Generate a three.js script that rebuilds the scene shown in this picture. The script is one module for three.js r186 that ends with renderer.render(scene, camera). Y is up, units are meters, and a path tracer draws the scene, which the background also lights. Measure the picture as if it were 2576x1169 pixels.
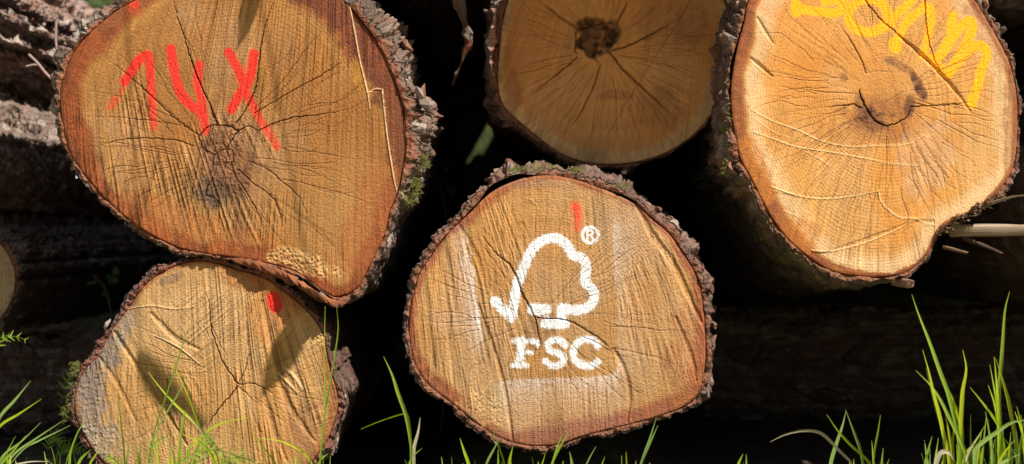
import * as THREE from 'three';
import { ConvexGeometry } from 'three/addons/geometries/ConvexGeometry.js';

// ---------------------------------------------------------------- camera, sky, sun, exposure
const scene = new THREE.Scene();
const DIST = 3.2, EYE = 0.356, UNIT = 1.4 / 2576;            // metres per traced unit on the plane z = 0
const camera = new THREE.PerspectiveCamera(2 * Math.atan(0.5 * 1.4 * 464 / 1024 / DIST) * 180 / Math.PI, 1024 / 464, 0.1, 600);
camera.position.set(0, EYE, DIST);
camera.lookAt(0, EYE, 0);
camera.focus = DIST - 0.03;
camera.userData.fStop = 5.6;

const SKY = 0.26;
const sunDir = new THREE.Vector3(0.52, 1.0, 0.62).normalize();
{                                                             // summer haze: white round the sun, pale blue overhead, warm white low down
  const w = 256, h = 128, d = new Float32Array(w * h * 4), v = new THREE.Vector3();
  for (let j = 0; j < h; j++) for (let i = 0; i < w; i++) {
    const th = (j + 0.5) / h * Math.PI - Math.PI / 2, ph = (i + 0.5) / w * 2 * Math.PI - Math.PI, k = (j * w + i) * 4;
    v.set(Math.cos(th) * Math.cos(ph), Math.sin(th), Math.cos(th) * Math.sin(ph));
    const up = Math.max(0, v.y), c = Math.max(0, v.dot(sunDir)), glow = 0.35 * Math.pow(c, 6) + 0.8 * Math.pow(c, 40), m = Math.pow(up, 0.5);
    const low = v.y < 0 ? 0.5 : 1;
    d[k] = SKY * low * (1.0 + (0.5 - 1.0) * m + glow); d[k + 1] = SKY * low * (0.95 + (0.62 - 0.95) * m + glow * 0.97); d[k + 2] = SKY * low * (0.86 + (0.82 - 0.86) * m + glow * 0.9); d[k + 3] = 1;
  }
  const tex = new THREE.DataTexture(d, w, h, THREE.RGBAFormat, THREE.FloatType);
  tex.mapping = THREE.EquirectangularReflectionMapping; tex.magFilter = THREE.LinearFilter; tex.needsUpdate = true;
  scene.background = tex; scene.environment = tex;
}
const sun = new THREE.DirectionalLight(0xfff0dc, 5);
sun.position.copy(sunDir).multiplyScalar(8);
sun.target.position.set(0, 0.3, 0);
sun.castShadow = true;
sun.shadow.mapSize.set(4096, 4096);
Object.assign(sun.shadow.camera, { left: -2, right: 2, top: 2, bottom: -2, near: 1, far: 20 });
scene.add(sun, sun.target);
const renderer = new THREE.WebGLRenderer({ antialias: true });
renderer.toneMapping = THREE.LinearToneMapping;
renderer.toneMappingExposure = 1.45;
renderer.shadowMap.enabled = true;

// ---------------------------------------------------------------- helpers
let seed = 7;
const rnd = () => { seed = (seed * 1664525 + 1013904223) >>> 0; return seed / 4294967296; };
const rr = (a, b) => a + (b - a) * rnd();
const clamp = (x, a = 0, b = 1) => (x < a ? a : x > b ? b : x);
const sstep = (a, b, x) => { const t = clamp((x - a) / (b - a)); return t * t * (3 - 2 * t); };
const mix = (a, b, t) => a + (b - a) * t;
const PN = 4096, PM = PN - 1, perm = new Uint16Array(PN * 2), rand01 = new Float32Array(PN);
{
  const order = Array.from({ length: PN }, (_, i) => i);
  for (let i = PM; i > 0; i--) { const k = (rnd() * (i + 1)) | 0; [order[i], order[k]] = [order[k], order[i]]; }
  for (let i = 0; i < PN; i++) { perm[i] = perm[i + PN] = order[i]; rand01[i] = rnd(); }
}
const hash = (x, y, s) => rand01[perm[(perm[(x + s * 131) & PM] + y) & PM]];
function noise(x, y, s = 0) {                                  // value noise, -1 .. 1
  const xi = Math.floor(x), yi = Math.floor(y), fx = x - xi, fy = y - yi;
  const u = fx * fx * (3 - 2 * fx), v = fy * fy * (3 - 2 * fy);
  const p = perm[(xi + s * 131) & PM], q = perm[(xi + 1 + s * 131) & PM];
  const a = rand01[perm[(p + yi) & PM]], b = rand01[perm[(q + yi) & PM]], c = rand01[perm[(p + yi + 1) & PM]], d = rand01[perm[(q + yi + 1) & PM]];
  return 2 * (a + (b - a) * u + (c - a) * v + (a - b - c + d) * u * v) - 1;
}
function fbm(x, y, s = 0, o = 4) {
  let a = 0.5, r = 0;
  for (let i = 0; i < o; i++) { r += a * noise(x, y, s + i * 17); x = x * 2.03 + 3.1; y = y * 2.03 + 1.7; a *= 0.5; }
  return r;
}
function worley(x, y, s) {                                     // [F1, F2, id] of a cellular pattern
  const xi = Math.floor(x), yi = Math.floor(y);
  let f1 = 9, f2 = 9, id = 0;
  for (let j = -1; j <= 1; j++) for (let i = -1; i <= 1; i++) {
    const cx = xi + i, cy = yi + j, dx = cx + hash(cx, cy, s) - x, dy = cy + hash(cx, cy, s + 5) - y, d = Math.sqrt(dx * dx + dy * dy);
    if (d < f1) { f2 = f1; f1 = d; id = hash(cx, cy, s + 9); } else if (d < f2) f2 = d;
  }
  return [f1, f2, id];
}
const used = {};
const numbered = (n) => { used[n] = (used[n] || 0) + 1; return used[n] === 1 ? n : `${n}_${String(used[n] - 1).padStart(3, '0')}`; };
function thing(name, label, category, group) {
  const g = new THREE.Group();
  g.name = numbered(name);
  g.userData = { label, category };
  if (group) g.userData.group = group;
  scene.add(g);
  return g;
}
function part(name, geometry, material, parent, extra) {
  const m = new THREE.Mesh(geometry, material);
  m.name = name; m.castShadow = m.receiveShadow = true;
  if (extra) Object.assign(m.userData, extra);
  parent.add(m);
  return m;
}
function geo(pos, idx, { uv, color } = {}) {
  const g = new THREE.BufferGeometry();
  g.setAttribute('position', new THREE.BufferAttribute(pos instanceof Float32Array ? pos : new Float32Array(pos), 3));
  if (uv) g.setAttribute('uv', new THREE.BufferAttribute(uv instanceof Float32Array ? uv : new Float32Array(uv), 2));
  if (color) g.setAttribute('color', new THREE.BufferAttribute(color instanceof Float32Array ? color : new Float32Array(color), 3));
  g.setIndex(new THREE.BufferAttribute(idx instanceof Uint32Array ? idx : new Uint32Array(idx), 1));
  g.computeVertexNormals();
  return g;
}
const toSRGB = (c) => (c <= 0.0031308 ? c * 12.92 : 1.055 * Math.pow(c, 1 / 2.4) - 0.055);
// a traced unit seen on the plane z = const becomes a place in metres
const wx = (u, z) => (u - 1288) * UNIT * (DIST - z) / DIST;
const wy = (v, z) => EYE - (v - 584.5) * UNIT * (DIST - z) / DIST;

// a grey noise for fine relief, tiling
function noiseTexture(n, s, f) {
  const d = new Uint8Array(n * n * 4);
  for (let j = 0; j < n; j++) for (let i = 0; i < n; i++) {
    const x = i / n * f, y = j / n * f;
    const w = (a, b) => fbm(a, b, s, 4);
    const tx = i / n, ty = j / n;
    const v = mix(mix(w(x, y), w(x - f, y), tx), mix(w(x, y - f), w(x - f, y - f), tx), ty);
    const c = clamp(0.5 + v * 0.8) * 255, k = (j * n + i) * 4;
    d[k] = d[k + 1] = d[k + 2] = c; d[k + 3] = 255;
  }
  const t = new THREE.DataTexture(d, n, n);
  t.wrapS = t.wrapT = THREE.RepeatWrapping; t.magFilter = THREE.LinearFilter; t.minFilter = THREE.LinearMipmapLinearFilter; t.generateMipmaps = true; t.needsUpdate = true;
  return t;
}
const grit = noiseTexture(256, 3, 24);
const barkMat = new THREE.MeshStandardMaterial({ vertexColors: true, roughness: 0.82, bumpMap: grit, bumpScale: 0.004 });
const coreMat = new THREE.MeshStandardMaterial({ color: new THREE.Color().setRGB(0.3, 0.17, 0.08), roughness: 0.8 });
function streakTexture() {                                      // fibres along v
  const n = 256, d = new Uint8Array(n * n * 4);
  for (let j = 0; j < n; j++) for (let i = 0; i < n; i++) { const c = 255 * clamp(0.5 + 0.35 * noise(i / 5, j / 120, 5) + 0.25 * noise(i / 2, j / 50, 6)), k = (j * n + i) * 4; d[k] = d[k + 1] = d[k + 2] = c; d[k + 3] = 255; }
  const t = new THREE.DataTexture(d, n, n); t.wrapS = t.wrapT = THREE.RepeatWrapping; t.magFilter = THREE.LinearFilter; t.needsUpdate = true; return t;
}
const streak = streakTexture();
const splinterMat = new THREE.MeshStandardMaterial({ color: new THREE.Color().setRGB(0.56, 0.4, 0.22), roughness: 0.75 , bumpMap: streak, bumpScale: 0.002 });
const paleSplinterMat = new THREE.MeshStandardMaterial({ color: new THREE.Color().setRGB(0.62, 0.5, 0.36), roughness: 0.7 , bumpMap: streak, bumpScale: 0.002 });
const twigMat = new THREE.MeshStandardMaterial({ color: new THREE.Color().setRGB(0.2, 0.13, 0.1), roughness: 0.85 , bumpMap: streak, bumpScale: 0.002 });
const mossMat = new THREE.MeshPhysicalMaterial({ color: new THREE.Color().setRGB(0.13, 0.14, 0.025), roughness: 1, transmission: 0.25, thickness: 0 });

// ---------------------------------------------------------------- ground
const groundY = (x, z) => {
  const rise = 0.05 * sstep(-0.16, -0.02, x) * (1 - sstep(0.12, 0.24, x)) * sstep(-0.12, -0.3, z);
  return rise + 0.012 * fbm(x * 4, z * 4, 51, 3) * (1 - rise / 0.06) - 0.004;
};
{
  const xs = [], zs = [];
  for (const v of [-300, -120, -50, -20, -9, -5, -3.5]) xs.push(v);
  for (let i = 0; i <= 110; i++) xs.push(-2.75 + i * 0.05);
  for (const v of [3.5, 5, 9, 20, 50, 120, 300]) xs.push(v);
  for (const v of [-300, -120, -50, -20, -10, -7]) zs.push(v);
  for (let i = 0; i <= 130; i++) zs.push(-4.5 + i * 0.05);
  for (const v of [2.6, 4, 6, 10, 25, 60, 300]) zs.push(v);
  const pos = [], col = [], uv = [], idx = [];
  for (const z of zs) for (const x of xs) {
    const far = Math.abs(x) > 3 || z < -4.6 || z > 2.1;
    pos.push(x, far ? 0 : groundY(x, z), z); uv.push(x / 0.5, z / 0.5);
    const g = sstep(-0.25, 0.25, fbm(x * 2.3, z * 2.3, 61, 4));
    const grass = clamp(g * 0.7 + (far ? 0.4 : 0)), t = 0.8 + 0.4 * rnd();
    col.push(mix(0.062, 0.05, grass) * t, mix(0.045, 0.075, grass) * t, mix(0.03, 0.02, grass) * t);
  }
  const n = xs.length;
  for (let j = 0; j < zs.length - 1; j++) for (let i = 0; i < n - 1; i++) { const a = j * n + i; idx.push(a, a + n, a + 1, a + 1, a + n, a + n + 1); }
  const m = part('ground', geo(pos, idx, { uv, color: col }), new THREE.MeshStandardMaterial({ vertexColors: true, roughness: 1, bumpMap: grit, bumpScale: 0.02 }), scene);
  m.userData = { kind: 'structure', label: 'dark earth and short turf under the log pile' };
}

{  // unseen tan road, added to bounce warm sunlight onto the set-back log
  const pos = [], col = [], idx = [], uv = [], nx = 60, nz = 24;
  for (let j = 0; j <= nz; j++) for (let i = 0; i <= nx; i++) {
    const x = -30 + i, f = j / nz, z = 0.6 + 4.2 * f + 0.08 * noise(i * 0.7, f < 0.5 ? 1 : 2, 81), t = 0.85 + 0.3 * rnd();
    pos.push(x, 0.006 + 0.035 * Math.sin(Math.PI * f), z); uv.push(x * 2, z * 2); col.push(0.5 * t, 0.37 * t, 0.22 * t);
  }
  for (let j = 0; j < nz; j++) for (let i = 0; i < nx; i++) { const a = j * (nx + 1) + i; idx.push(a, a + nx + 1, a + 1, a + 1, a + nx + 1, a + nx + 2); }
  part('added_bounce_road', geo(pos, idx, { uv, color: col }), new THREE.MeshStandardMaterial({ vertexColors: true, roughness: 1, bumpMap: grit, bumpScale: 0.01 }), scene).userData = { kind: 'structure', label: 'added tan gravel road out of view, bouncing warm light onto the pile' };
}

// ---------------------------------------------------------------- logs
const lerpTable = (table) => (deg) => {                        // [[deg, value], ...] all round the circle
  const t = table.slice().sort((a, b) => a[0] - b[0]), n = t.length;
  let d = ((deg % 360) + 360) % 360;
  if (d < t[0][0]) d += 360;
  for (let i = 0; i < n; i++) {
    const a = t[i], b = i + 1 < n ? t[i + 1] : [t[0][0] + 360, t[0][1]];
    if (d >= a[0] && d <= b[0]) return mix(a[1], b[1], sstep(0, 1, (d - a[0]) / Math.max(1e-6, b[0] - a[0])));
  }
  return t[0][1];
};
const norm360 = (t) => t.map(([d, v]) => [((d % 360) + 360) % 360, v]);
function smoothClosed(pts, per = 6) {
  const c = new THREE.CatmullRomCurve3(pts.map(([x, y]) => new THREE.Vector3(x, y, 0)), true, 'centripetal');
  return c.getPoints(pts.length * per).slice(0, -1).map((p) => [p.x, p.y]);
}
function radialTable(poly, cx, cy, n = 2880) {                 // outline radius in every direction
  const R = new Float32Array(n + 1);
  for (let k = 0; k < n; k++) {
    const a = k / n * 2 * Math.PI, dx = Math.cos(a), dy = -Math.sin(a);
    let best = 0;
    for (let i = 0; i < poly.length; i++) {
      const [x1, y1] = poly[i], [x2, y2] = poly[(i + 1) % poly.length];
      const ex = x2 - x1, ey = y2 - y1, den = dx * ey - dy * ex;
      if (Math.abs(den) < 1e-9) continue;
      const t = ((x1 - cx) * ey - (y1 - cy) * ex) / den, u = ((x1 - cx) * dy - (y1 - cy) * dx) / den;
      if (t > 0 && u >= -1e-6 && u <= 1 + 1e-6) best = Math.max(best, t);
    }
    R[k] = best || (k ? R[k - 1] : 100);
  }
  R[n] = R[0];
  return (a) => { let f = a / (2 * Math.PI); f -= Math.floor(f); f *= n; const i = f | 0; return R[i] + (R[i + 1] - R[i]) * (f - i); };
}
function polyDist(poly, x, y) {
  let b = 1e9;
  for (let i = 0; i < poly.length; i++) {
    const [x1, y1] = poly[i], [x2, y2] = poly[(i + 1) % poly.length], ex = x2 - x1, ey = y2 - y1;
    const t = clamp(((x - x1) * ex + (y - y1) * ey) / (ex * ex + ey * ey + 1e-9)), dx = x - x1 - t * ex, dy = y - y1 - t * ey;
    const d = dx * dx + dy * dy; if (d < b) b = d;
  }
  return Math.sqrt(b);
}
function spline(pts, per = 8) {
  if (pts.length < 3) return pts;
  return new THREE.CatmullRomCurve3(pts.map(([x, y]) => new THREE.Vector3(x, y, 0)), false, 'centripetal').getPoints((pts.length - 1) * per).map((p) => [p.x, p.y]);
}
// writes max(coverage) of a brush line into a field
function brush(F, pts, width, soft, { taper0 = 1, taper1 = 1, value = 1, value1 = value } = {}) {
  const { W, H, x0, y0 } = F.box, n = pts.length - 1;
  for (let i = 0; i < n; i++) {
    const [x1, y1] = pts[i], [x2, y2] = pts[i + 1], m = width + soft + 2;
    const ia = Math.max(0, Math.floor(Math.min(x1, x2) - m - x0)), ib = Math.min(W - 1, Math.ceil(Math.max(x1, x2) + m - x0));
    const ja = Math.max(0, Math.floor(Math.min(y1, y2) - m - y0)), jb = Math.min(H - 1, Math.ceil(Math.max(y1, y2) + m - y0));
    const ex = x2 - x1, ey = y2 - y1, l2 = ex * ex + ey * ey + 1e-9;
    for (let j = ja; j <= jb; j++) for (let k = ia; k <= ib; k++) {
      const x = k + x0, y = j + y0, t = clamp(((x - x1) * ex + (y - y1) * ey) / l2), dx = x - x1 - t * ex, dy = y - y1 - t * ey;
      const f = (i + t) / n, w = width * mix(taper0, 1, sstep(0, 0.25, f)) * mix(1, taper1, sstep(0.6, 1, f));
      const d = Math.sqrt(dx * dx + dy * dy), c = mix(value, value1, f) * (1 - sstep(w - soft * 0.5, w + soft, d));
      const q = j * W + k; if (c > F.a[q]) F.a[q] = c;
    }
  }
}

function makeFaceField(o) {
  const poly = o.poly, xs = poly.map((p) => p[0]), ys = poly.map((p) => p[1]);
  const x0 = Math.floor(Math.min(...xs)) - 6, y0 = Math.floor(Math.min(...ys)) - 6;
  const W = Math.ceil(Math.max(...xs)) + 6 - x0, H = Math.ceil(Math.max(...ys)) + 6 - y0, N = W * H, box = { W, H, x0, y0 };
  const field = () => ({ a: new Float32Array(N), box });
  const crack = field(), groove = field(), ridge = field();
  const near = new Float32Array(N).fill(99), offX = new Float32Array(N), offY = new Float32Array(N), deep = new Float32Array(N);
  const score = (pts, depth) => {                              // remember the nearest crack line round every texel
    for (let i = 0; i < pts.length - 1; i++) {
      const [x1, y1] = pts[i], [x2, y2] = pts[i + 1], ex = x2 - x1, ey = y2 - y1, l2 = ex * ex + ey * ey + 1e-9;
      for (let j = Math.max(0, Math.floor(Math.min(y1, y2) - 3 - y0)); j <= Math.min(H - 1, Math.ceil(Math.max(y1, y2) + 3 - y0)); j++)
        for (let k = Math.max(0, Math.floor(Math.min(x1, x2) - 3 - x0)); k <= Math.min(W - 1, Math.ceil(Math.max(x1, x2) + 3 - x0)); k++) {
          const x = k + x0, y = j + y0, t = clamp(((x - x1) * ex + (y - y1) * ey) / l2), dx = x1 + t * ex - x, dy = y1 + t * ey - y, d = Math.hypot(dx, dy), q = j * W + k;
          if (d < near[q] && d < 3) { near[q] = d; offX[q] = dx; offY[q] = dy; const f = (i + t) / (pts.length - 1); deep[q] = depth * (1 - 0.8 * sstep(0.55, 1, f)); }
        }
    }
  };
  const [px, py] = o.pith, Rp = radialTable(poly, px, py), s = o.seed;
  // cracks: traced ones first, then finer radial ones
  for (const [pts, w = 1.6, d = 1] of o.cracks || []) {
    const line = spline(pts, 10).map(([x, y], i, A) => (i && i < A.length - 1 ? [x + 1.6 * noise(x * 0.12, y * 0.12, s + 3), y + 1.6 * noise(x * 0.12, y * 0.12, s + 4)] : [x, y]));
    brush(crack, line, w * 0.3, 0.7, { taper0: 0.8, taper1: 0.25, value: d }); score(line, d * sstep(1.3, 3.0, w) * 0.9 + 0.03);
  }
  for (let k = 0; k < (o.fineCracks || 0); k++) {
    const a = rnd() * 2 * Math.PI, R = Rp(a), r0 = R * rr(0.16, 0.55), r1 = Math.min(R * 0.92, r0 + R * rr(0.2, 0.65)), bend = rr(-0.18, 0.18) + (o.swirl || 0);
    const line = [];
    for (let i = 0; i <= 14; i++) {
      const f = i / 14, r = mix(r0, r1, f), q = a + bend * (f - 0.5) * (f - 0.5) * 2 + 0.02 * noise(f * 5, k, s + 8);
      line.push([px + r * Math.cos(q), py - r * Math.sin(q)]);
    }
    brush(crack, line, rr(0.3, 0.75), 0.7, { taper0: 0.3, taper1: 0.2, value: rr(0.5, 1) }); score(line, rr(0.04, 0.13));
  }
  for (const [pts, w = 4, v = 1] of o.grooves || []) brush(groove, spline(pts, 10), w, w, { taper0: 0.5, taper1: 0.3, value: v });
  for (const [pts, w = 2, v = 1] of o.ridges || []) brush(ridge, spline(pts, 10), w * 0.6, w, { taper0: 0.6, taper1: 0.4, value: v });
  const paints = (o.paints || []).map((p) => {
    const F = field();
    for (const st of p.strokes || []) brush(F, st.raw ? st.pts : spline(st.pts, 8), st.w, st.soft ?? 4, { value: st.v ?? 1, value1: st.v1 ?? st.v ?? 1, taper0: st.t0 ?? 1, taper1: st.t1 ?? 1 });
    return { F, rgb: p.rgb, cover: p.cover ?? 1, bite: p.bite, gain: p.gain, shape: p.shape };
  });
  const qw = (W >> 2) + 2, qh = (H >> 2) + 2, coarse = new Float32Array(qw * qh);
  for (let j = 0; j < qh; j++) for (let i = 0; i < qw; i++) coarse[j * qw + i] = polyDist(poly, x0 + i * 4, y0 + j * 4);
  const edgeDist = (i, j) => { const u = (i & 3) / 4, v = (j & 3) / 4, q = (j >> 2) * qw + (i >> 2); return mix(mix(coarse[q], coarse[q + 1], u), mix(coarse[q + qw], coarse[q + qw + 1], u), v); };
  const rimAt = lerpTable(norm360(o.rim));
  const h = new Float32Array(N), rgb = new Uint8Array(N * 4), fine = new Uint8Array(N * 4);
  for (let j = 0; j < H; j++) for (let i = 0; i < W; i++) {
    const x = x0 + i, y = y0 + j, q = j * W + i;
    const dx = x - px, dy = py - y, r = Math.hypot(dx, dy), a = Math.atan2(dy, dx), R = Rp(a), rho = r / R;
    if (rho > 1.06) { continue; }
    const inside = rho <= 1, e = (inside ? 1 : -1) * edgeDist(i, j);
    // --- relief left by the saw: streaks running away from far points
    let saw = 0, fuzz = 0;
    for (const f of o.fans) {
      const fx = x - f.x, fy = y - f.y, v = Math.hypot(fx, fy), u = Math.atan2(fx, fy) * f.r + 3 * noise(x * 0.008, y * 0.008, s + 31);
      let m = f.m === undefined ? 1 : f.m;
      if (f.cx !== undefined) m *= 1 - sstep(0.5, 1.15, Math.hypot((x - f.cx) / f.rx, (y - f.cy) / f.ry) + 0.25 * noise(x * 0.02, y * 0.02, s + 5));
      if (f.patch) m *= sstep(-0.1, 0.35, noise(x * 0.006 + 9, y * 0.006, s + 40 + f.patch));
      if (m <= 0) continue;
      const k = f.k || 1, ve = (f.bend || 0) * v;
      const w = u + ve, n1 = noise(w / (26 * k), v / 700, s + 11), c2 = noise(w / (11 * k), v / 480, s + 12), c3 = noise(w / (6.5 * k), v / 300, s + 13), n4 = noise(w / (3.1 * k), v / 110, s + 14);
      const n2 = 0.9 - 2.6 * Math.abs(c2), n3 = 0.85 - 2.4 * Math.abs(c3);   // crests left between the teeth
      saw += m * (0.16 * n1 + 0.2 * n2 + 0.26 * n3 + 0.16 * n4);
      fuzz += m * (0.22 * n2 + 0.42 * n3 + 0.5 * n4);
    }
    const patchy = 0.42 + 0.8 * sstep(-0.4, 0.5, fbm(x * 0.012, y * 0.009, s + 77, 3) * 1.5);
    const gx = x * 0.82 + y * 0.57, gy = y * 0.82 - x * 0.57, grain = noise(gx * 0.3, gy * 0.27, s + 20) * 0.5 + noise(x * 0.52 + gy * 0.2, y * 0.33, s + 21) * 0.5;
    // --- growth rings follow the pith inside and the bark outside
    const warp = 5 * fbm(x * 0.008, y * 0.008, s + 22, 3), ring = mix(r, rho * o.meanR, sstep(0.15, 0.9, rho)) + warp;
    const rw = o.ringStep || 6.2, ringN = Math.sin(ring * 2 * Math.PI / rw + 2.2 * noise(ring * 0.045, 3.3, s + 23));
    const ringB = noise(ring * 0.07, a * 0.6, s + 24);
    const rays = noise(a * 70, r * 0.01, s + 25) * sstep(0.08, 0.3, rho);
    const fb = 255 * clamp(0.5 + 0.32 * fuzz * patchy * (o.sawAmp ?? 0.00062) / 0.00075 + 0.13 * grain + 0.02 * ringN);
    fine[q * 4] = fine[q * 4 + 1] = fine[q * 4 + 2] = fb; fine[q * 4 + 3] = 255;
    let hh = 2.1 * (o.sawAmp ?? 0.00062) * saw * patchy + 0.6 * (o.grainAmp ?? 0.00024) * grain + 0.00004 * ringN + 0.0012 * fbm(x * 0.004, y * 0.004, s + 26, 2);
    // --- colour of the wood
    const rimW = rimAt(a * 180 / Math.PI) * (1 + 0.35 * noise(a * 5, 0, s + 27)) + 7 * fbm(x * 0.03, y * 0.03, s + 28, 3) + 5 * fuzz;
    const inRim = 1 - sstep(rimW * 0.5 - 3, rimW + 9, e), tone = 1 + 0.1 * fbm(x * 0.012, y * 0.012, s + 29, 3) + 0.07 * ringB + (o.ringTone ?? 0.035) * ringN + 0.07 * rays + 0.07 * grain + 0.3 * clamp(fuzz * patchy, -1, 1.2) + 0.18 * clamp(saw, -1, 1);
    const warm = clamp(0.5 + 0.9 * fbm(x * 0.006 + 40, y * 0.006, s + 30, 4) + 0.25 * saw);
    let cr = mix(o.heart[0], o.warm[0], warm), cg = mix(o.heart[1], o.warm[1], warm), cb = mix(o.heart[2], o.warm[2], warm);
    const grey = 0.5 * sstep(0.05, 0.45, fbm(x * 0.007 + 70, y * 0.005, s + 46, 3) + 0.12 * fuzz);
    cr = mix(cr, o.pale[0], grey); cg = mix(cg, o.pale[1], grey); cb = mix(cb, o.pale[2], grey);
    const band = inRim > 0 ? sstep(0, 1, inRim) : 0, rimTone = 1 + 0.4 * noise(a * 40, e * 0.03, s + 33) * 0.6 + 0.25 * fbm(x * 0.02, y * 0.02, s + 34, 3);
    cr = mix(cr, o.rimC[0] * rimTone, band); cg = mix(cg, o.rimC[1] * rimTone, band); cb = mix(cb, o.rimC[2] * rimTone, band);
    if (o.halo) {                                             // pale ring of sapwood just inside the rim
      const hl = sstep(rimW * 0.8, rimW * 1.1, e) * (1 - sstep(rimW + 10, rimW + o.haloW, e + 16 * fbm(x * 0.02, y * 0.02, s + 35, 3))) * 0.75;
      cr = mix(cr, o.halo[0], hl); cg = mix(cg, o.halo[1], hl); cb = mix(cb, o.halo[2], hl);
    }
    for (const t of o.stains || []) {
      const cs = Math.cos(t.rot || 0), sn = Math.sin(t.rot || 0), ux = (x - t.x) * cs + (y - t.y) * sn, uy = -(x - t.x) * sn + (y - t.y) * cs;
      const d0 = Math.hypot(ux / t.rx, uy / t.ry); if (d0 > 1.75) continue;
      const d = d0 + 0.6 * fbm(x * 0.035, y * 0.035, s + 36 + (t.x | 0), 4) + 0.1 * fuzz;
      const k = (t.a ?? 0.7) * (1 - sstep(t.hard ?? 0.7, 1.2, d)) * (0.9 + 0.3 * noise(x * 0.09, y * 0.09, s + 37));
      if (k > 0) { cr = mix(cr, t.c[0], k); cg = mix(cg, t.c[1], k); cb = mix(cb, t.c[2], k); if (t.dip) hh -= t.dip * k; if (t.rough) hh += t.rough * k * (noise(x * 0.17, y * 0.17, s + 38) + 0.7 * noise(x * 0.37, y * 0.37, s + 39)); }
    }
    cr *= tone; cg *= tone; cb *= tone;
    if (o.steps) for (const st of o.steps) hh += st(x, y);
    const g = groove.a[q], rd = ridge.a[q], ck = crack.a[q];
    hh -= g * 0.0022; hh += rd * (o.ridgeH ?? 0.0016);
    if (rd > 0) { const k = Math.min(1, rd * 0.8); cr = mix(cr, o.fibre[0], k); cg = mix(cg, o.fibre[1], k); cb = mix(cb, o.fibre[2], k); }
    // --- specks of dirt
    const sp = noise(x * 0.21, y * 0.21, s + 44);
    if (sp > 0.9) { cr *= 0.62; cg *= 0.66; cb *= 0.8; }
    // --- paint sits on the ridges first
    for (const p of paints) {
      let k = p.shape ? p.shape(x, y) : p.F.a[q];
      if (k <= 0) continue;
      const tooth = 0.5 + 0.9 * grain + 0.5 * fuzz + 0.35 * noise(x * 0.5, y * 0.5, s + 45);
      if (p.shape) k = clamp(k * (0.35 + 0.75 * tooth + 0.5 * fbm(x * 0.02, y * 0.012, s + 47, 3)) * 1.15) * p.cover; else k = clamp(k * (p.gain ?? 1.2) - ((p.bite ?? 0.32) + 0.6 * (1 - k)) * clamp(0.8 - tooth)) * p.cover;
      const v = 1 + 0.08 * grain;
      cr = mix(cr, p.rgb[0] * v, k); cg = mix(cg, p.rgb[1] * v, k); cb = mix(cb, p.rgb[2] * v, k);
    }
    if (ck > 0) { const k = Math.min(1, ck) * 0.6; cr = mix(cr, 0.06, k); cg = mix(cg, 0.03, k); cb = mix(cb, 0.015, k); }   // crack shade painted into the colour, along with some dirt
    h[q] = hh;
    rgb[q * 4] = 255 * toSRGB(clamp(cr)); rgb[q * 4 + 1] = 255 * toSRGB(clamp(cg)); rgb[q * 4 + 2] = 255 * toSRGB(clamp(cb)); rgb[q * 4 + 3] = 255;
  }
  const tex = new THREE.DataTexture(rgb, W, H);
  tex.colorSpace = THREE.SRGBColorSpace; tex.magFilter = THREE.LinearFilter; tex.minFilter = THREE.LinearMipmapLinearFilter; tex.generateMipmaps = true; tex.needsUpdate = true;
  const at = (arr, x, y) => {
    const fx = clamp(x - x0, 0, W - 1.01), fy = clamp(y - y0, 0, H - 1.01), i = fx | 0, j = fy | 0, u = fx - i, v = fy - j, q = j * W + i;
    return mix(mix(arr[q], arr[q + 1], u), mix(arr[q + W], arr[q + W + 1], u), v);
  };
  const ft = new THREE.DataTexture(fine, W, H);
  ft.magFilter = THREE.LinearFilter; ft.minFilter = THREE.LinearMipmapLinearFilter; ft.generateMipmaps = true; ft.needsUpdate = true;
  const snap = (x, y, reach) => {                              // where the vertex moves to when a crack passes close by
    const i = Math.round(x - x0), j = Math.round(y - y0), q = j * W + i;
    if (i < 0 || j < 0 || i >= W || j >= H || near[q] > reach) return null;
    return [x + offX[q], y + offY[q], deep[q]];
  };
  return { tex, ft, box, height: (x, y) => at(h, x, y), snap };
}

const flakes = [], flakeMats = [];
for (let k = 0; k < 8; k++) {
  const p = [];
  for (let i = 0; i < 16; i++) p.push(new THREE.Vector3(rr(-0.004, 0.004), rr(-0.011, 0.011) * (1 - 0.3 * rnd()), rr(-0.016, 0.016)));
  flakes.push(new ConvexGeometry(p));
}
for (const c of [[0.16, 0.1, 0.08], [0.2, 0.1, 0.065], [0.14, 0.115, 0.105], [0.27, 0.24, 0.22]]) flakeMats.push(new THREE.MeshStandardMaterial({ color: new THREE.Color().setRGB(...c), roughness: 0.9 }));

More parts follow.
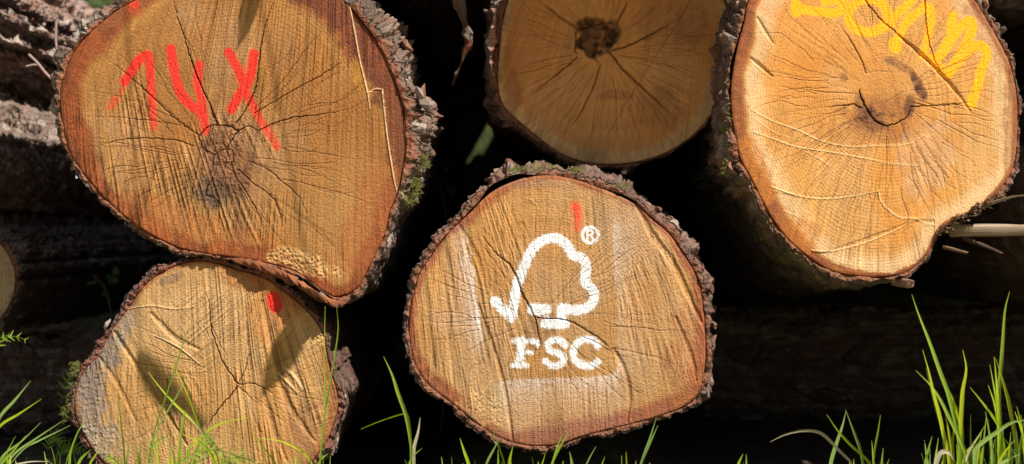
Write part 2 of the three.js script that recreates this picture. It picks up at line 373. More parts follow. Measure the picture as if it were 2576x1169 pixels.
// One log: cut face, wood behind it, bark shell. Traced outlines are in photo units on the plane of its face.
function buildLog(o) {
  const g = thing('log', o.label, 'log', o.group);
  const z = o.z, sc = UNIT * (DIST - z) / DIST;               // metres per unit on this face
  const poly = o.poly = o.traced ? smoothClosed(o.outline, 5) : o.outline;
  const cx = o.center[0], cy = o.center[1], R = radialTable(poly, cx, cy);
  let sum = 0; for (let k = 0; k < 72; k++) sum += R(k / 72 * 2 * Math.PI);
  const meanR = o.meanR = sum / 72, s = o.seed;
  const low = Math.max(...poly.map((p) => p[1]));
  g.position.set(wx(cx, z), wy(low, z), z);
  const lx = (u) => (u - cx) * sc, ly = (v) => (low - v) * sc;
  const dir = o.dir || [0, 0];                                // sideways drift per metre of depth
  const L = o.length || 2.8;
  // ---- cut face
  if (o.face !== false) {
    const F = makeFaceField(o), N = o.grid || 300, reach = Math.min(2.2, 0.72 * 2 * meanR / N), P = new Float32Array((N + 1) * (N + 1) * 3), U = new Float32Array((N + 1) * (N + 1) * 2), I = new Uint32Array(N * N * 6);
    for (let j = 0; j <= N; j++) for (let i = 0; i <= N; i++) {
      const a = 2 * i / N - 1, b = 2 * j / N - 1; let r, t;
      if (a === 0 && b === 0) { r = 0; t = 0; }
      else if (Math.abs(a) > Math.abs(b)) { r = a; t = Math.PI / 4 * (b / a); }
      else { r = b; t = Math.PI / 2 - Math.PI / 4 * (a / b); }
      if (r < 0) { r = -r; t += Math.PI; }
      const rad = r * R(t), k = j * (N + 1) + i; let x = cx + rad * Math.cos(t), y = cy - rad * Math.sin(t), down = 0;
      const sn = r < 0.97 ? F.snap(x, y, reach) : null;
      if (sn) { x = sn[0]; y = sn[1]; down = sn[2]; }
      const edge = sstep(0.985, 1, r);
      const hgt = F.height(x, y) - (o.crackDepth ?? 0.007) * down - 0.0012 * edge * edge;
      P[k * 3] = lx(x); P[k * 3 + 1] = ly(y); P[k * 3 + 2] = hgt;
      U[k * 2] = (x - F.box.x0 + 0.5) / F.box.W; U[k * 2 + 1] = (y - F.box.y0 + 0.5) / F.box.H;
    }
    let w = 0;
    for (let j = 0; j < N; j++) for (let i = 0; i < N; i++) { const k = j * (N + 1) + i; I[w++] = k; I[w++] = k + 1; I[w++] = k + N + 2; I[w++] = k; I[w++] = k + N + 2; I[w++] = k + N + 1; }
    part('cut_face', geo(P, I, { uv: U }), new THREE.MeshStandardMaterial({ map: F.tex, bumpMap: F.ft, bumpScale: o.bump ?? 0.0024, roughness: o.rough ?? 0.72 }), g);
  }
  // ---- wood behind the face
  {
    const nA = o.face === false ? 64 : 240, rows = [0.0008, 0.02, 0.06, 0.2, 0.8, L - 0.02], pos = [], idx = [];
    for (const t of rows) for (let k = 0; k < nA; k++) {
      const a = k / nA * 2 * Math.PI, r = R(a) * 0.9985;
      pos.push(lx(cx + r * Math.cos(a)) + dir[0] * t, ly(cy - r * Math.sin(a)) + dir[1] * t, -t);
    }
    for (let j = 0; j < rows.length - 1; j++) for (let k = 0; k < nA; k++) { const a = j * nA + k, b = j * nA + (k + 1) % nA; idx.push(a, a + nA, b, b, a + nA, b + nA); }
    const last = (rows.length - 1) * nA, c = pos.length / 3, t = L - 0.02;
    pos.push(dir[0] * t, ly(cy) + dir[1] * t, -t);
    for (let k = 0; k < nA; k++) idx.push(last + k, c, last + (k + 1) % nA);
    if (o.face === false) { pos.push(0, ly(cy), -0.0008); for (let k = 0; k < nA; k++) idx.push(k, (k + 1) % nA, c + 1); }
    part('heartwood', geo(pos, idx), coreMat, g);
  }
  // ---- bark
  const thick = lerpTable(norm360(o.bark)), gapAt = lerpTable(norm360(o.gap || [[0, 1.2], [180, 1.2]]));
  const cell = o.cell || 0.026, nA = o.barkN || 760;
  const relief = (a, t) => {                                   // bark relief, about -1 .. 1, with the plate's own tone
    const arc = a * meanR * sc, per = 2 * Math.PI * meanR * sc, blend = sstep(0.92, 1, a / (2 * Math.PI));
    const one = (A) => {
      const wxp = 0.35 * fbm(A / cell * 0.7, t / cell * 0.5, s + 61, 2), wyp = 0.35 * fbm(A / cell * 0.7 + 9, t / cell * 0.5, s + 62, 2);
      const [f1, f2, id] = worley(A / cell + wxp, t / (cell * 1.9) + wyp, s + 63);
      const [g1, g2, id2] = worley(A / (cell * 0.42) + wyp, t / (cell * 0.75) + wxp, s + 64);
      const plate = sstep(0.02, 0.3, f2 - f1), chip = sstep(0.0, 0.25, g2 - g1);
      const v = -0.75 * (1 - plate) + 0.55 * (id - 0.5) + 0.4 * (id2 - 0.5) - 0.25 * (1 - chip) + 0.75 * fbm(A / cell * 1.3, t / cell, s + 65, 4) + 0.22 * noise(A / 0.0045, t / 0.007, s + 66) + 0.16 * noise(A / 0.0026, t / 0.0035, s + 67);
      return [v, id, id2];
    };
    const p = one(arc);
    if (blend <= 0) return p;
    const q = one(arc - per);
    return [mix(p[0], q[0], blend), blend < 0.5 ? p[1] : q[1], blend < 0.5 ? p[2] : q[2]];
  };
  const capRows = o.face === false ? 3 : 9, side = [0.002];
  let st = o.face === false ? 0.012 : 0.0024;
  while (side[side.length - 1] < L) { side.push(Math.min(L, side[side.length - 1] + st)); if (side[side.length - 1] > (o.fineTo || 0.14)) st *= 1.16; }
  const nR = 3 + capRows + side.length, pos = new Float32Array(nR * nA * 3), col = new Float32Array(nR * nA * 3), uv = new Float32Array(nR * nA * 2), idx = new Uint32Array((nR - 1) * nA * 6);
  const inner = o.innerBark || [0.2, 0.082, 0.045], outer = o.outerBark || [0.125, 0.09, 0.073], lich = o.lichen || [0.37, 0.34, 0.32], lichAmt = o.lichenAmount ?? 0.5;
  for (let k = 0; k < nA; k++) {
    const a = k / nA * 2 * Math.PI, deg = a * 180 / Math.PI, rw = R(a), gap = Math.max(0.6, gapAt(deg) + 0.9 * noise(a * 14, 1, s + 70)), T = Math.max(2, thick(deg) * (1 + 0.28 * noise(a * 6.5, 4, s + 81) + 0.34 * Math.sign(noise(a * 11, 5, s + 82)) * sstep(0.05, 0.3, Math.abs(noise(a * 11, 5, s + 82))) * 0.6));
    const ri = rw + gap, ca = Math.cos(a), sa = -Math.sin(a);
    const wav = (rho, f) => noise(a * 30, f * 3, s + 71) * 0.5 + noise(a * 95, f * 6, s + 72) * 0.5;
    const ro = (t) => { const [v, id, id2] = relief(a, t); return [Math.max(ri + 1.2, rw + T * ((0.86 - (o.chamfer ?? 0.38) * sstep(18, 42, T) * (1 - sstep(0, o.chamferLen ?? 0.03, t))) * 1 + 0.42 * clamp(v, -1.5, 1.3)) + (o.swell ? o.swell(a, t) / sc : 0)), id, id2, v]; };
    const front = ro(0.003), lean = 0.0035 * noise(a * 9, 2, s + 73) + 0.002 * noise(a * 33, 2, s + 74);
    for (let row = 0; row < nR; row++) {
      let rad, t, c, tone = 1;
      if (row < 3) { rad = ri; t = [0.05, 0.02, 0.004][row]; c = inner; tone = 0.8; }
      else if (row < 3 + capRows) {
        const f = (row - 3) / (capRows - 1);
        rad = mix(ri, front[0], f) + (f > 0.1 && f < 0.95 ? 0.8 * wav(rad, f) : 0);
        t = 0.0022 - lean - 0.0016 * wav(0, f) * Math.sin(Math.PI * clamp(f * 1.2)) - 0.0016 * Math.sin(Math.PI * f) + 0.0025 * sstep(0.75, 1, f) + 0.0012 * Math.abs(noise(a * 150, f * 4, s + 75));
        const k2 = sstep(0.35, 1, f + 0.3 * noise(a * 40, f * 5, s + 76));
        c = [mix(inner[0], outer[0], k2), mix(inner[1], outer[1], k2), mix(inner[2], outer[2], k2)];
        tone = 1 + 0.4 * noise(a * 110, f * 7, s + 77);
      } else {
        t = side[row - 3 - capRows];
        const [r2, id, id2] = row === 3 + capRows ? front : ro(t + 0.003);
        rad = r2;
        const ln = sstep(0.05, 0.5, fbm(a * 9, t * 22, s + 78, 3) + 0.45 * (id2 - 0.45)) * lichAmt, red = sstep(0.55, 0.9, id2) * 0.45;
        c = [0, 1, 2].map((q) => mix(mix(outer[q], inner[q] * 0.8, red), lich[q], ln));
        tone = 0.75 + 0.5 * id + 0.25 * noise(a * 200, t * 400, s + 79);
        const mo = (o.moss ? o.moss(a, t) : 0) * sstep(0.0, 0.4, fbm(a * 14, t * 40, s + 80, 3) + 0.1);
        if (mo > 0) c = [mix(c[0], 0.13, mo), mix(c[1], 0.14, mo), mix(c[2], 0.03, mo)];
        t += lean * -1 * (1 - sstep(0, 0.02, t));
      }
      const q = (row * nA + k) * 3;
      pos[q] = lx(cx + rad * ca) + dir[0] * t; pos[q + 1] = ly(cy + rad * sa) + dir[1] * t; pos[q + 2] = -t - (o.barkBack || 0);
      for (let m = 0; m < 3; m++) col[q + m] = clamp(c[m] * tone, 0.01, 0.8);
      uv[(row * nA + k) * 2] = a * meanR * sc / 0.09; uv[(row * nA + k) * 2 + 1] = (row < 3 + capRows ? rad * sc : rad * sc + t) / 0.09;
    }
  }
  let w = 0;
  for (let j = 0; j < nR - 1; j++) for (let k = 0; k < nA; k++) { const a = j * nA + k, b = j * nA + (k + 1) % nA; idx[w++] = a; idx[w++] = a + nA; idx[w++] = b; idx[w++] = b; idx[w++] = a + nA; idx[w++] = b + nA; }
  part('bark', geo(pos, idx, { uv, color: col }), barkMat, g);
  // ---- loose flakes standing off the bark at the cut
  for (let k = 0; k < (o.flakes || 0); k++) {
    const a = o.flakeAt ? rr(o.flakeAt[0], o.flakeAt[1]) * Math.PI / 180 : rnd() * 2 * Math.PI, T = thick(a * 180 / Math.PI), r = (R(a) + T * rr(0.75, 1.0)) * sc;
    part('bark_flake', flakes[(rnd() * flakes.length) | 0], flakeMats[(rnd() * flakeMats.length) | 0], g);
    const f = g.children[g.children.length - 1], q = T * sc / 0.02 * rr(0.35, 0.9) + 0.15, t = rr(0.0, 0.05);
    f.position.set(r * Math.cos(a) + dir[0] * t, ly(cy) + r * Math.sin(a) + dir[1] * t, -t);
    f.rotation.set(rr(-0.5, 0.5), rr(-0.5, 0.5), a + rr(-0.5, 0.5));
    f.scale.setScalar(Math.min(1.3, q));
  }
  return { g, lx, ly, sc, R, cx, cy, z, dir };
}
const RED = [0.66, 0.022, 0.009], YELLOW = [0.98, 0.43, 0.0], WHITE = [0.74, 0.8, 0.88];

// -------- large red-marked log
const log1 = buildLog({
  label: 'largest log, cut face sprayed with red strokes, splintered edge at its right', group: undefined, seed: 101, traced: true,
  z: 0.03, center: [590, 340], pith: [556, 400], grid: 520, barkN: 960, length: 3.0, dir: [0, 0],
  outline: [[337, 3], [300, 23], [260, 53], [227, 83], [193, 120], [177, 147], [163, 187], [155, 213], [153, 257], [157, 300], [165, 337], [180, 389], [196, 415], [227, 457], [269, 503], [315, 545], [367, 583], [420, 611], [454, 625], [507, 637], [559, 644], [627, 653], [687, 666], [740, 682], [780, 706], [816, 734], [844, 747], [889, 732], [909, 710], [929, 670], [949, 629], [970, 581], [978, 540], [990, 508], [1004, 476], [1014, 427], [1022, 367], [1019, 333], [1016, 277], [996, 213], [976, 160], [949, 107], [912, 57], [862, 0], [800, -40], [720, -65], [600, -75], [480, -60], [400, -30]],
  bark: [[0, 66], [20, 60], [45, 66], [60, 55], [90, 36], [120, 36], [135, 44], [150, 42], [165, 30], [180, 30], [200, 24], [225, 17], [250, 14], [270, 12], [283, 20], [290, 30], [300, 30], [305, 20], [315, 20], [330, 24], [340, 38], [350, 58]],
  gap: [[0, 1], [40, 1.6], [140, 1.8], [200, 1.6], [250, 1.2], [300, 0.8]],
  rim: [[0, 38], [15, 44], [30, 62], [45, 74], [60, 74], [75, 44], [100, 34], [120, 50], [140, 74], [165, 66], [180, 60], [200, 46], [215, 42], [240, 44], [265, 40], [280, 46], [295, 60], [310, 40], [330, 36], [350, 36]],
  heart: [0.335, 0.173, 0.05], warm: [0.265, 0.108, 0.018], pale: [0.35, 0.215, 0.105], rimC: [0.2, 0.05, 0.008], fibre: [0.62, 0.44, 0.24], halo: [0.33, 0.165, 0.038], haloW: 22,
  innerBark: [0.22, 0.085, 0.045], lichenAmount: 0.75,
  fans: [{ x: 900, y: -1500, r: 1900, m: 0.8 }, { x: 150, y: -700, r: 1000, m: 1.3, cx: 330, cy: 480, rx: 360, ry: 300, k: 1.2 }, { x: 1500, y: -200, r: 800, m: 0.8, cx: 830, cy: 420, rx: 170, ry: 260, patch: 1 }, { x: 600, y: 1700, r: 1200, m: 0.5, patch: 3 }],
  sawAmp: 0.00075, grainAmp: 0.00030, fineCracks: 110, swirl: 0.05,
  cracks: [
    [[[547, 314], [530, 270], [505, 215], [480, 150], [464, 97], [444, 37], [436, 0]], 2.6], [[[594, 310], [622, 270], [644, 215], [652, 150], [659, 100], [675, 40], [692, 0]], 2.8],
    [[[649, 330], [702, 307], [746, 295], [796, 290], [846, 283]], 2.4], [[[640, 285], [672, 267], [752, 220], [796, 197], [846, 167], [879, 143]], 2.0], [[[640, 276], [709, 207], [746, 157], [779, 113], [816, 77]], 1.8],
    [[[500, 340], [450, 307], [400, 260], [334, 200], [267, 147]], 2.0], [[[484, 367], [444, 354], [367, 349], [300, 354], [243, 370]], 2.0], [[[464, 320], [400, 307], [300, 297], [220, 295]], 1.7], [[[455, 305], [367, 267], [300, 243], [223, 230]], 1.6],
    [[[535, 447], [517, 489], [545, 503], [547, 601]], 2.2], [[[586, 431], [618, 484], [647, 536], [663, 577]], 2], [[[598, 427], [647, 468], [687, 500], [703, 536], [715, 585]], 2.1], [[[626, 407], [667, 423], [707, 456], [748, 492], [780, 556]], 1.9],
    [[[687, 411], [740, 420], [808, 443], [897, 492]], 1.6], [[[727, 371], [808, 387], [909, 403]], 1.6], [[[727, 331], [800, 330], [889, 333]], 1.5], [[[480, 470], [420, 500], [370, 540]], 1.5], [[[470, 440], [400, 470], [340, 500]], 1.4], [[[460, 410], [380, 425], [290, 470]], 1.3],
    [[[500, 345], [520, 322], [548, 316], [580, 320], [600, 330], [622, 318], [640, 325], [648, 335]], 2.4], [[[500, 345], [512, 372], [530, 385], [540, 395]], 2.2], [[[600, 330], [585, 350], [572, 372]], 2.4], [[[538, 395], [536, 420], [530, 445]], 2.2], [[[585, 378], [586, 405], [575, 425]], 2], [[[540, 392], [560, 378], [585, 378]], 2],
    [[[420, 130], [470, 215], [500, 300]], 1.3], [[[560, 300], [566, 200], [562, 80], [560, 0]], 1.4], [[[700, 20], [670, 130], [640, 250]], 1.3], [[[735, 60], [690, 170], [655, 250]], 1.2],
  ],
  ridges: [[[[880, 15], [893, 85], [905, 150], [918, 205], [926, 240], [930, 275]], 2.2, 1.3], [[[928, 233], [945, 224], [962, 226]], 1.8, 1.2], [[[962, 226], [968, 290], [975, 350], [986, 420], [992, 455], [1001, 490]], 2.2, 1.6]],
  steps: [(x, y) => { if (y < 0 || y > 520) return 0; const e = y < 232 ? mix(878, 924, clamp(y / 232)) : mix(962, 1001, clamp((y - 232) / 260)); return -0.0035 * sstep(e - 1, e + 2, x); }],
  stains: [
    { x: 560, y: 450, rx: 150, ry: 130, c: [0.21, 0.1, 0.035], a: 0.6, hard: 0.3 }, { x: 720, y: 130, rx: 60, ry: 70, c: [0.24, 0.11, 0.03], a: 0.5, hard: 0.4 },
    { x: 572, y: 400, rx: 70, ry: 95, c: [0.16, 0.07, 0.028], a: 0.9, hard: 0.6, rough: 0.0006 }, { x: 556, y: 392, rx: 34, ry: 42, c: [0.25, 0.11, 0.05], a: 0.8, rough: 0.0008, dip: 0.002 }, { x: 530, y: 485, rx: 50, ry: 44, c: [0.085, 0.05, 0.03], a: 0.92, hard: 0.6, rough: 0.0006 }, { x: 620, y: 335, rx: 46, ry: 34, c: [0.27, 0.14, 0.06], a: 0.7, rough: 0.0007 },
    { x: 935, y: 120, rx: 70, ry: 180, rot: -0.5, c: [0.13, 0.034, 0.011], a: 0.95, hard: 0.9 }, { x: 820, y: -10, rx: 120, ry: 50, rot: 0.5, c: [0.13, 0.036, 0.012], a: 0.9, hard: 0.8 }, { x: 1000, y: 360, rx: 28, ry: 140, c: [0.15, 0.045, 0.013], a: 0.95, hard: 0.9 },
    { x: 930, y: 560, rx: 60, ry: 150, rot: 0.35, c: [0.31, 0.1, 0.025], a: 0.6 }, { x: 470, y: 560, rx: 230, ry: 46, rot: 0.3, c: [0.32, 0.105, 0.022], a: 0.55 }, { x: 700, y: 150, rx: 24, ry: 30, c: [0.27, 0.12, 0.03], a: 0.6 }, { x: 640, y: 30, rx: 60, ry: 30, c: [0.34, 0.16, 0.035], a: 0.5 }, { x: 760, y: 660, rx: 100, ry: 30, rot: 0.3, c: [0.5, 0.32, 0.13], a: 0.8, rough: 0.0022 }, { x: 900, y: 190, rx: 16, ry: 50, rot: -0.3, c: [0.42, 0.2, 0.02], a: 0.7 },
    { x: 300, y: 30, rx: 90, ry: 30, rot: -0.6, c: [0.22, 0.08, 0.03], a: 0.5, rough: 0.0004 },
  ],
  paints: [{ rgb: RED, strokes: [
    { pts: [[280, 268], [292, 250]], w: 8, soft: 9, v: 0.62 }, { pts: [[292, 250], [308, 225]], w: 5, soft: 9, v: 0.5 }, { pts: [[314, 206], [332, 178], [352, 150], [370, 140], [378, 160]], w: 11, soft: 5 }, { pts: [[376, 152], [380, 217], [384, 283], [387, 318]], w: 10, soft: 6, v: 1, v1: 0.55 },
    { pts: [[430, 124], [440, 187], [457, 240], [486, 270], [510, 280]], w: 11, soft: 5 }, { pts: [[501, 164], [497, 207], [507, 253], [517, 330]], w: 10, soft: 6, v: 0.95, v1: 0.85 }, { pts: [[470, 250], [500, 285], [515, 310]], w: 9, soft: 6, v: 0.8 },
    { pts: [[575, 132], [597, 173], [617, 227], [634, 263], [652, 300], [676, 334], [696, 368]], w: 10.5, soft: 5, v: 1, v1: 0.6 }, { pts: [[639, 136], [627, 200], [602, 240], [582, 276]], w: 11, soft: 5 }, { pts: [[614, 225], [606, 170]], w: 7, soft: 8, v: 0.55 },
    { pts: [[334, -2], [338, 14]], w: 10, soft: 9, v: 0.7 }, { pts: [[322, 25], [345, 30]], w: 8, soft: 16, v: 0.35 },
  ] }],
  moss: (a) => sstep(0.2, 0, Math.abs(((a + Math.PI) % (2 * Math.PI)) - Math.PI + 0.3)) * 0.5, flakes: 24,
});

// -------- log with the white stencil
const log2 = buildLog({
  label: 'log with a white stencilled tree emblem and three letters on its cut face', seed: 211, traced: true,
  z: 0.02, center: [1405, 790], pith: [1346, 800], grid: 420, barkN: 860, length: 2.95, dir: [0.05, 0.03],
  outline: [[1335, 445], [1395, 443], [1458, 456], [1520, 478], [1569, 499], [1601, 517], [1639, 552], [1681, 587], [1716, 636], [1744, 678], [1758, 713], [1766, 748], [1771, 783], [1774, 833], [1775, 903], [1767, 958], [1755, 993], [1716, 1024], [1650, 1050], [1579, 1069], [1521, 1083], [1458, 1100], [1403, 1118], [1341, 1122], [1290, 1112], [1251, 1098], [1204, 1067], [1150, 1024], [1099, 985], [1060, 946], [1040, 903], [1032, 852], [1030, 813], [1034, 774], [1044, 730], [1055, 692], [1080, 653], [1115, 604], [1150, 566], [1185, 534], [1220, 498], [1248, 477], [1290, 458]],
  bark: [[90, 33], [75, 35], [60, 35], [45, 34], [20, 32], [0, 29], [-15, 26], [-30, 28], [-45, 24], [-60, 18], [-75, 16], [-90, 20], [-100, 26], [-120, 24], [-140, 22], [-160, 18], [180, 18], [160, 20], [140, 26], [125, 30], [110, 44]],
  gap: [[0, 1.6], [20, 2.2], [48, 3], [60, 6], [72, 2], [88, 0.8], [98, 1], [108, 14], [117, 15], [126, 4], [140, 1.8], [180, 1.5], [220, 2], [270, 1]],
  rim: [[0, 20], [30, 14], [60, 12], [90, 12], [118, 24], [140, 12], [170, 12], [190, 26], [215, 42], [235, 40], [255, 30], [280, 44], [300, 50], [320, 40], [345, 34]],
  heart: [0.415, 0.243, 0.094], warm: [0.385, 0.193, 0.05], pale: [0.41, 0.268, 0.145], ringTone: 0.055, rimC: [0.26, 0.085, 0.032], fibre: [0.62, 0.46, 0.28],
  fans: [{ x: 1250, y: -1600, r: 2300, m: 0.55 }, { x: 960, y: -300, r: 1000, m: 1.0, cx: 1190, cy: 740, rx: 190, ry: 330 }, { x: 1250, y: -350, r: 1100, m: 0.85, cx: 1690, cy: 780, rx: 130, ry: 300 }, { x: 1400, y: 3000, r: 2200, m: 0.35, k: 0.8 }],
  sawAmp: 0.0005, grainAmp: 0.00034, fineCracks: 75,
  cracks: [
    [[[1346, 800], [1335, 778], [1313, 737], [1300, 700], [1285, 672], [1250, 640], [1216, 598]], 2.6], [[[1346, 800], [1380, 802], [1430, 808], [1480, 835], [1520, 862], [1545, 885]], 2.2], [[[1346, 800], [1350, 815], [1352, 830], [1360, 868]], 2.6], [[[1352, 790], [1400, 750], [1450, 690], [1500, 640], [1565, 580]], 1.6],
    [[[1440, 790], [1530, 792], [1640, 815], [1740, 850]], 1.2], [[[1470, 770], [1560, 745], [1640, 725], [1740, 720]], 1.2], [[[1460, 740], [1550, 700], [1640, 640], [1690, 610]], 1.2], [[[1300, 800], [1200, 800], [1080, 798]], 1.2], [[[1310, 820], [1240, 850], [1120, 910]], 1.2], [[[1300, 840], [1230, 890], [1190, 930]], 1.1], [[[1290, 760], [1200, 690], [1140, 640]], 1.2],
  ],
  grooves: [[[[1205, 770], [1235, 860], [1265, 960], [1282, 1060], [1290, 1110]], 4, 1.1], [[[1545, 880], [1570, 930], [1584, 1000], [1578, 1062]], 4, 1], [[[1603, 520], [1640, 590], [1690, 660], [1730, 740], [1762, 810]], 6, 1.2], [[[1150, 560], [1200, 650], [1225, 740]], 5, 0.8], [[[1165, 600], [1200, 700], [1220, 800]], 4, 0.8], [[[1700, 800], [1740, 900], [1752, 960]], 4, 0.8]],
  ridges: [[[[1084, 860], [1082, 930], [1078, 985]], 1.2, 0.7], [[[1235, 960], [1205, 1010], [1195, 1050]], 2, 0.9], [[[1330, 500], [1345, 512], [1352, 516]], 1, 0.8]],
  stains: [{ x: 1352, y: 830, rx: 34, ry: 46, c: [0.2, 0.12, 0.06], a: 0.6, rough: 0.0005 }, { x: 1225, y: 512, rx: 50, ry: 18, rot: -0.6, c: [0.3, 0.1, 0.03], a: 0.7 }, { x: 1720, y: 900, rx: 45, ry: 140, rot: 0.1, c: [0.3, 0.115, 0.035], a: 0.65 }, { x: 1480, y: 1075, rx: 250, ry: 34, rot: -0.16, c: [0.27, 0.1, 0.05], a: 0.6 }, { x: 1560, y: 560, rx: 60, ry: 80, rot: -0.6, c: [0.36, 0.24, 0.15], a: 0.4 }, { x: 1330, y: 465, rx: 120, ry: 14, c: [0.24, 0.13, 0.08], a: 0.6 }, { x: 1215, y: 1030, rx: 60, ry: 50, c: [0.5, 0.33, 0.15], a: 0.55, rough: 0.0012 }],
  paints: [
    { rgb: [0.8, 0.06, 0.02], strokes: [{ pts: [[1447, 520], [1453, 545], [1450, 572]], w: 9, soft: 13, v: 0.92, v1: 0.6 }] },
    { rgb: WHITE, cover: 0.85, shape: (x, y) => {               // overspray, cut off sharply where the stencil plate lay
      const l = mix(1176, 1218, clamp((y - 560) / 270)) + 4 * noise(y * 0.05, 1, 5), r = 1536 + (y - 560) * 0.045, b = 958 - (x - 1220) * 0.05;
      const along = (v, a0, a1, e) => sstep(a0 - e, a0 + e, v) * (1 - sstep(a1 - e, a1 + e, v));
      const corner = Math.hypot(Math.max(0, x - (r - 26)), Math.max(0, y - (b - 26)));
      const L = x < l ? sstep(0, 9, l - x) * Math.exp(-(l - x) / (22 + 20 * noise(y * 0.02, 3, 6) ** 2)) * along(y, 600, 860, 60) * 0.72 : 0, Rr = x > r && y < b ? sstep(0, 9, x - r) * Math.exp(-(x - r) / 34) * mix(0.3, 0.2, clamp((y - 600) / 260)) * sstep(530, 580, y) : 0;
      const B = (y > b || corner > 26) && x > 1228 ? Math.exp(-Math.max(0, y - b) / 50) * 0.46 * sstep(-3, 9, Math.max(y - b, corner - 26)) * along(x, 1250, 1560, 28) * (y > b - 30 ? 1 : 0) : 0;
      return Math.max(L, Rr, B);
    } },
    { rgb: WHITE, bite: 0.4, strokes: [
      { pts: [[1246, 758], [1266, 780], [1285, 798]], w: 11, soft: 6 }, { pts: [[1286, 800], [1293, 770], [1299, 726], [1320, 667], [1344, 622], [1375, 602], [1403, 601], [1427, 619], [1440, 641], [1465, 652], [1475, 672], [1471, 703], [1476, 716], [1491, 730], [1494, 753], [1478, 774], [1444, 781], [1420, 776]], w: 11, soft: 7 },
      { pts: [[1414, 776], [1414, 812]], w: 11, soft: 7 }, { pts: [[1372, 815], [1420, 816]], w: 11, soft: 6 }, { pts: [[1340, 779], [1374, 779]], w: 13, soft: 7, v: 0.93 }, { pts: [[1362, 790], [1378, 806]], w: 8, soft: 6, v: 0.6 },
      { raw: true, pts: Array.from({ length: 33 }, (_, i) => [1485 + 20 * Math.cos(i / 32 * 2 * Math.PI), 592 + 20 * Math.sin(i / 32 * 2 * Math.PI)]), w: 3.2, soft: 3 }, { raw: true, pts: [[1478, 605], [1478, 580], [1488, 580], [1492, 586], [1488, 592], [1479, 592], [1486, 593], [1493, 605]], w: 2.2, soft: 2.5 },
      { raw: true, pts: [[1312, 858], [1307, 918]], w: 9.5, soft: 7 }, { raw: true, pts: [[1291, 858], [1352, 860]], w: 5, soft: 7, v: 0.92 }, { raw: true, pts: [[1350, 858], [1354, 870]], w: 3, soft: 7, v: 0.85 }, { raw: true, pts: [[1310, 887], [1336, 888]], w: 5, soft: 6, v: 0.9 }, { raw: true, pts: [[1290, 919], [1326, 920]], w: 4.5, soft: 7, v: 0.95 },
      { pts: [[1422, 870], [1412, 859], [1394, 856], [1379, 864], [1381, 879], [1398, 887], [1415, 897], [1418, 910], [1404, 920], [1386, 920], [1372, 909]], w: 7, soft: 7, v: 0.95 },
      { pts: [[1503, 870], [1490, 857], [1470, 855], [1450, 866], [1442, 886], [1447, 906], [1465, 919], [1490, 920], [1502, 912]], w: 8, soft: 7, v: 0.97 },
    ] },
  ],
  moss: (a) => sstep(0.3, 0, Math.abs(a - 1.6)) * 0.6, lichenAmount: 0.3, outerBark: [0.13, 0.08, 0.063], flakes: 26,
});

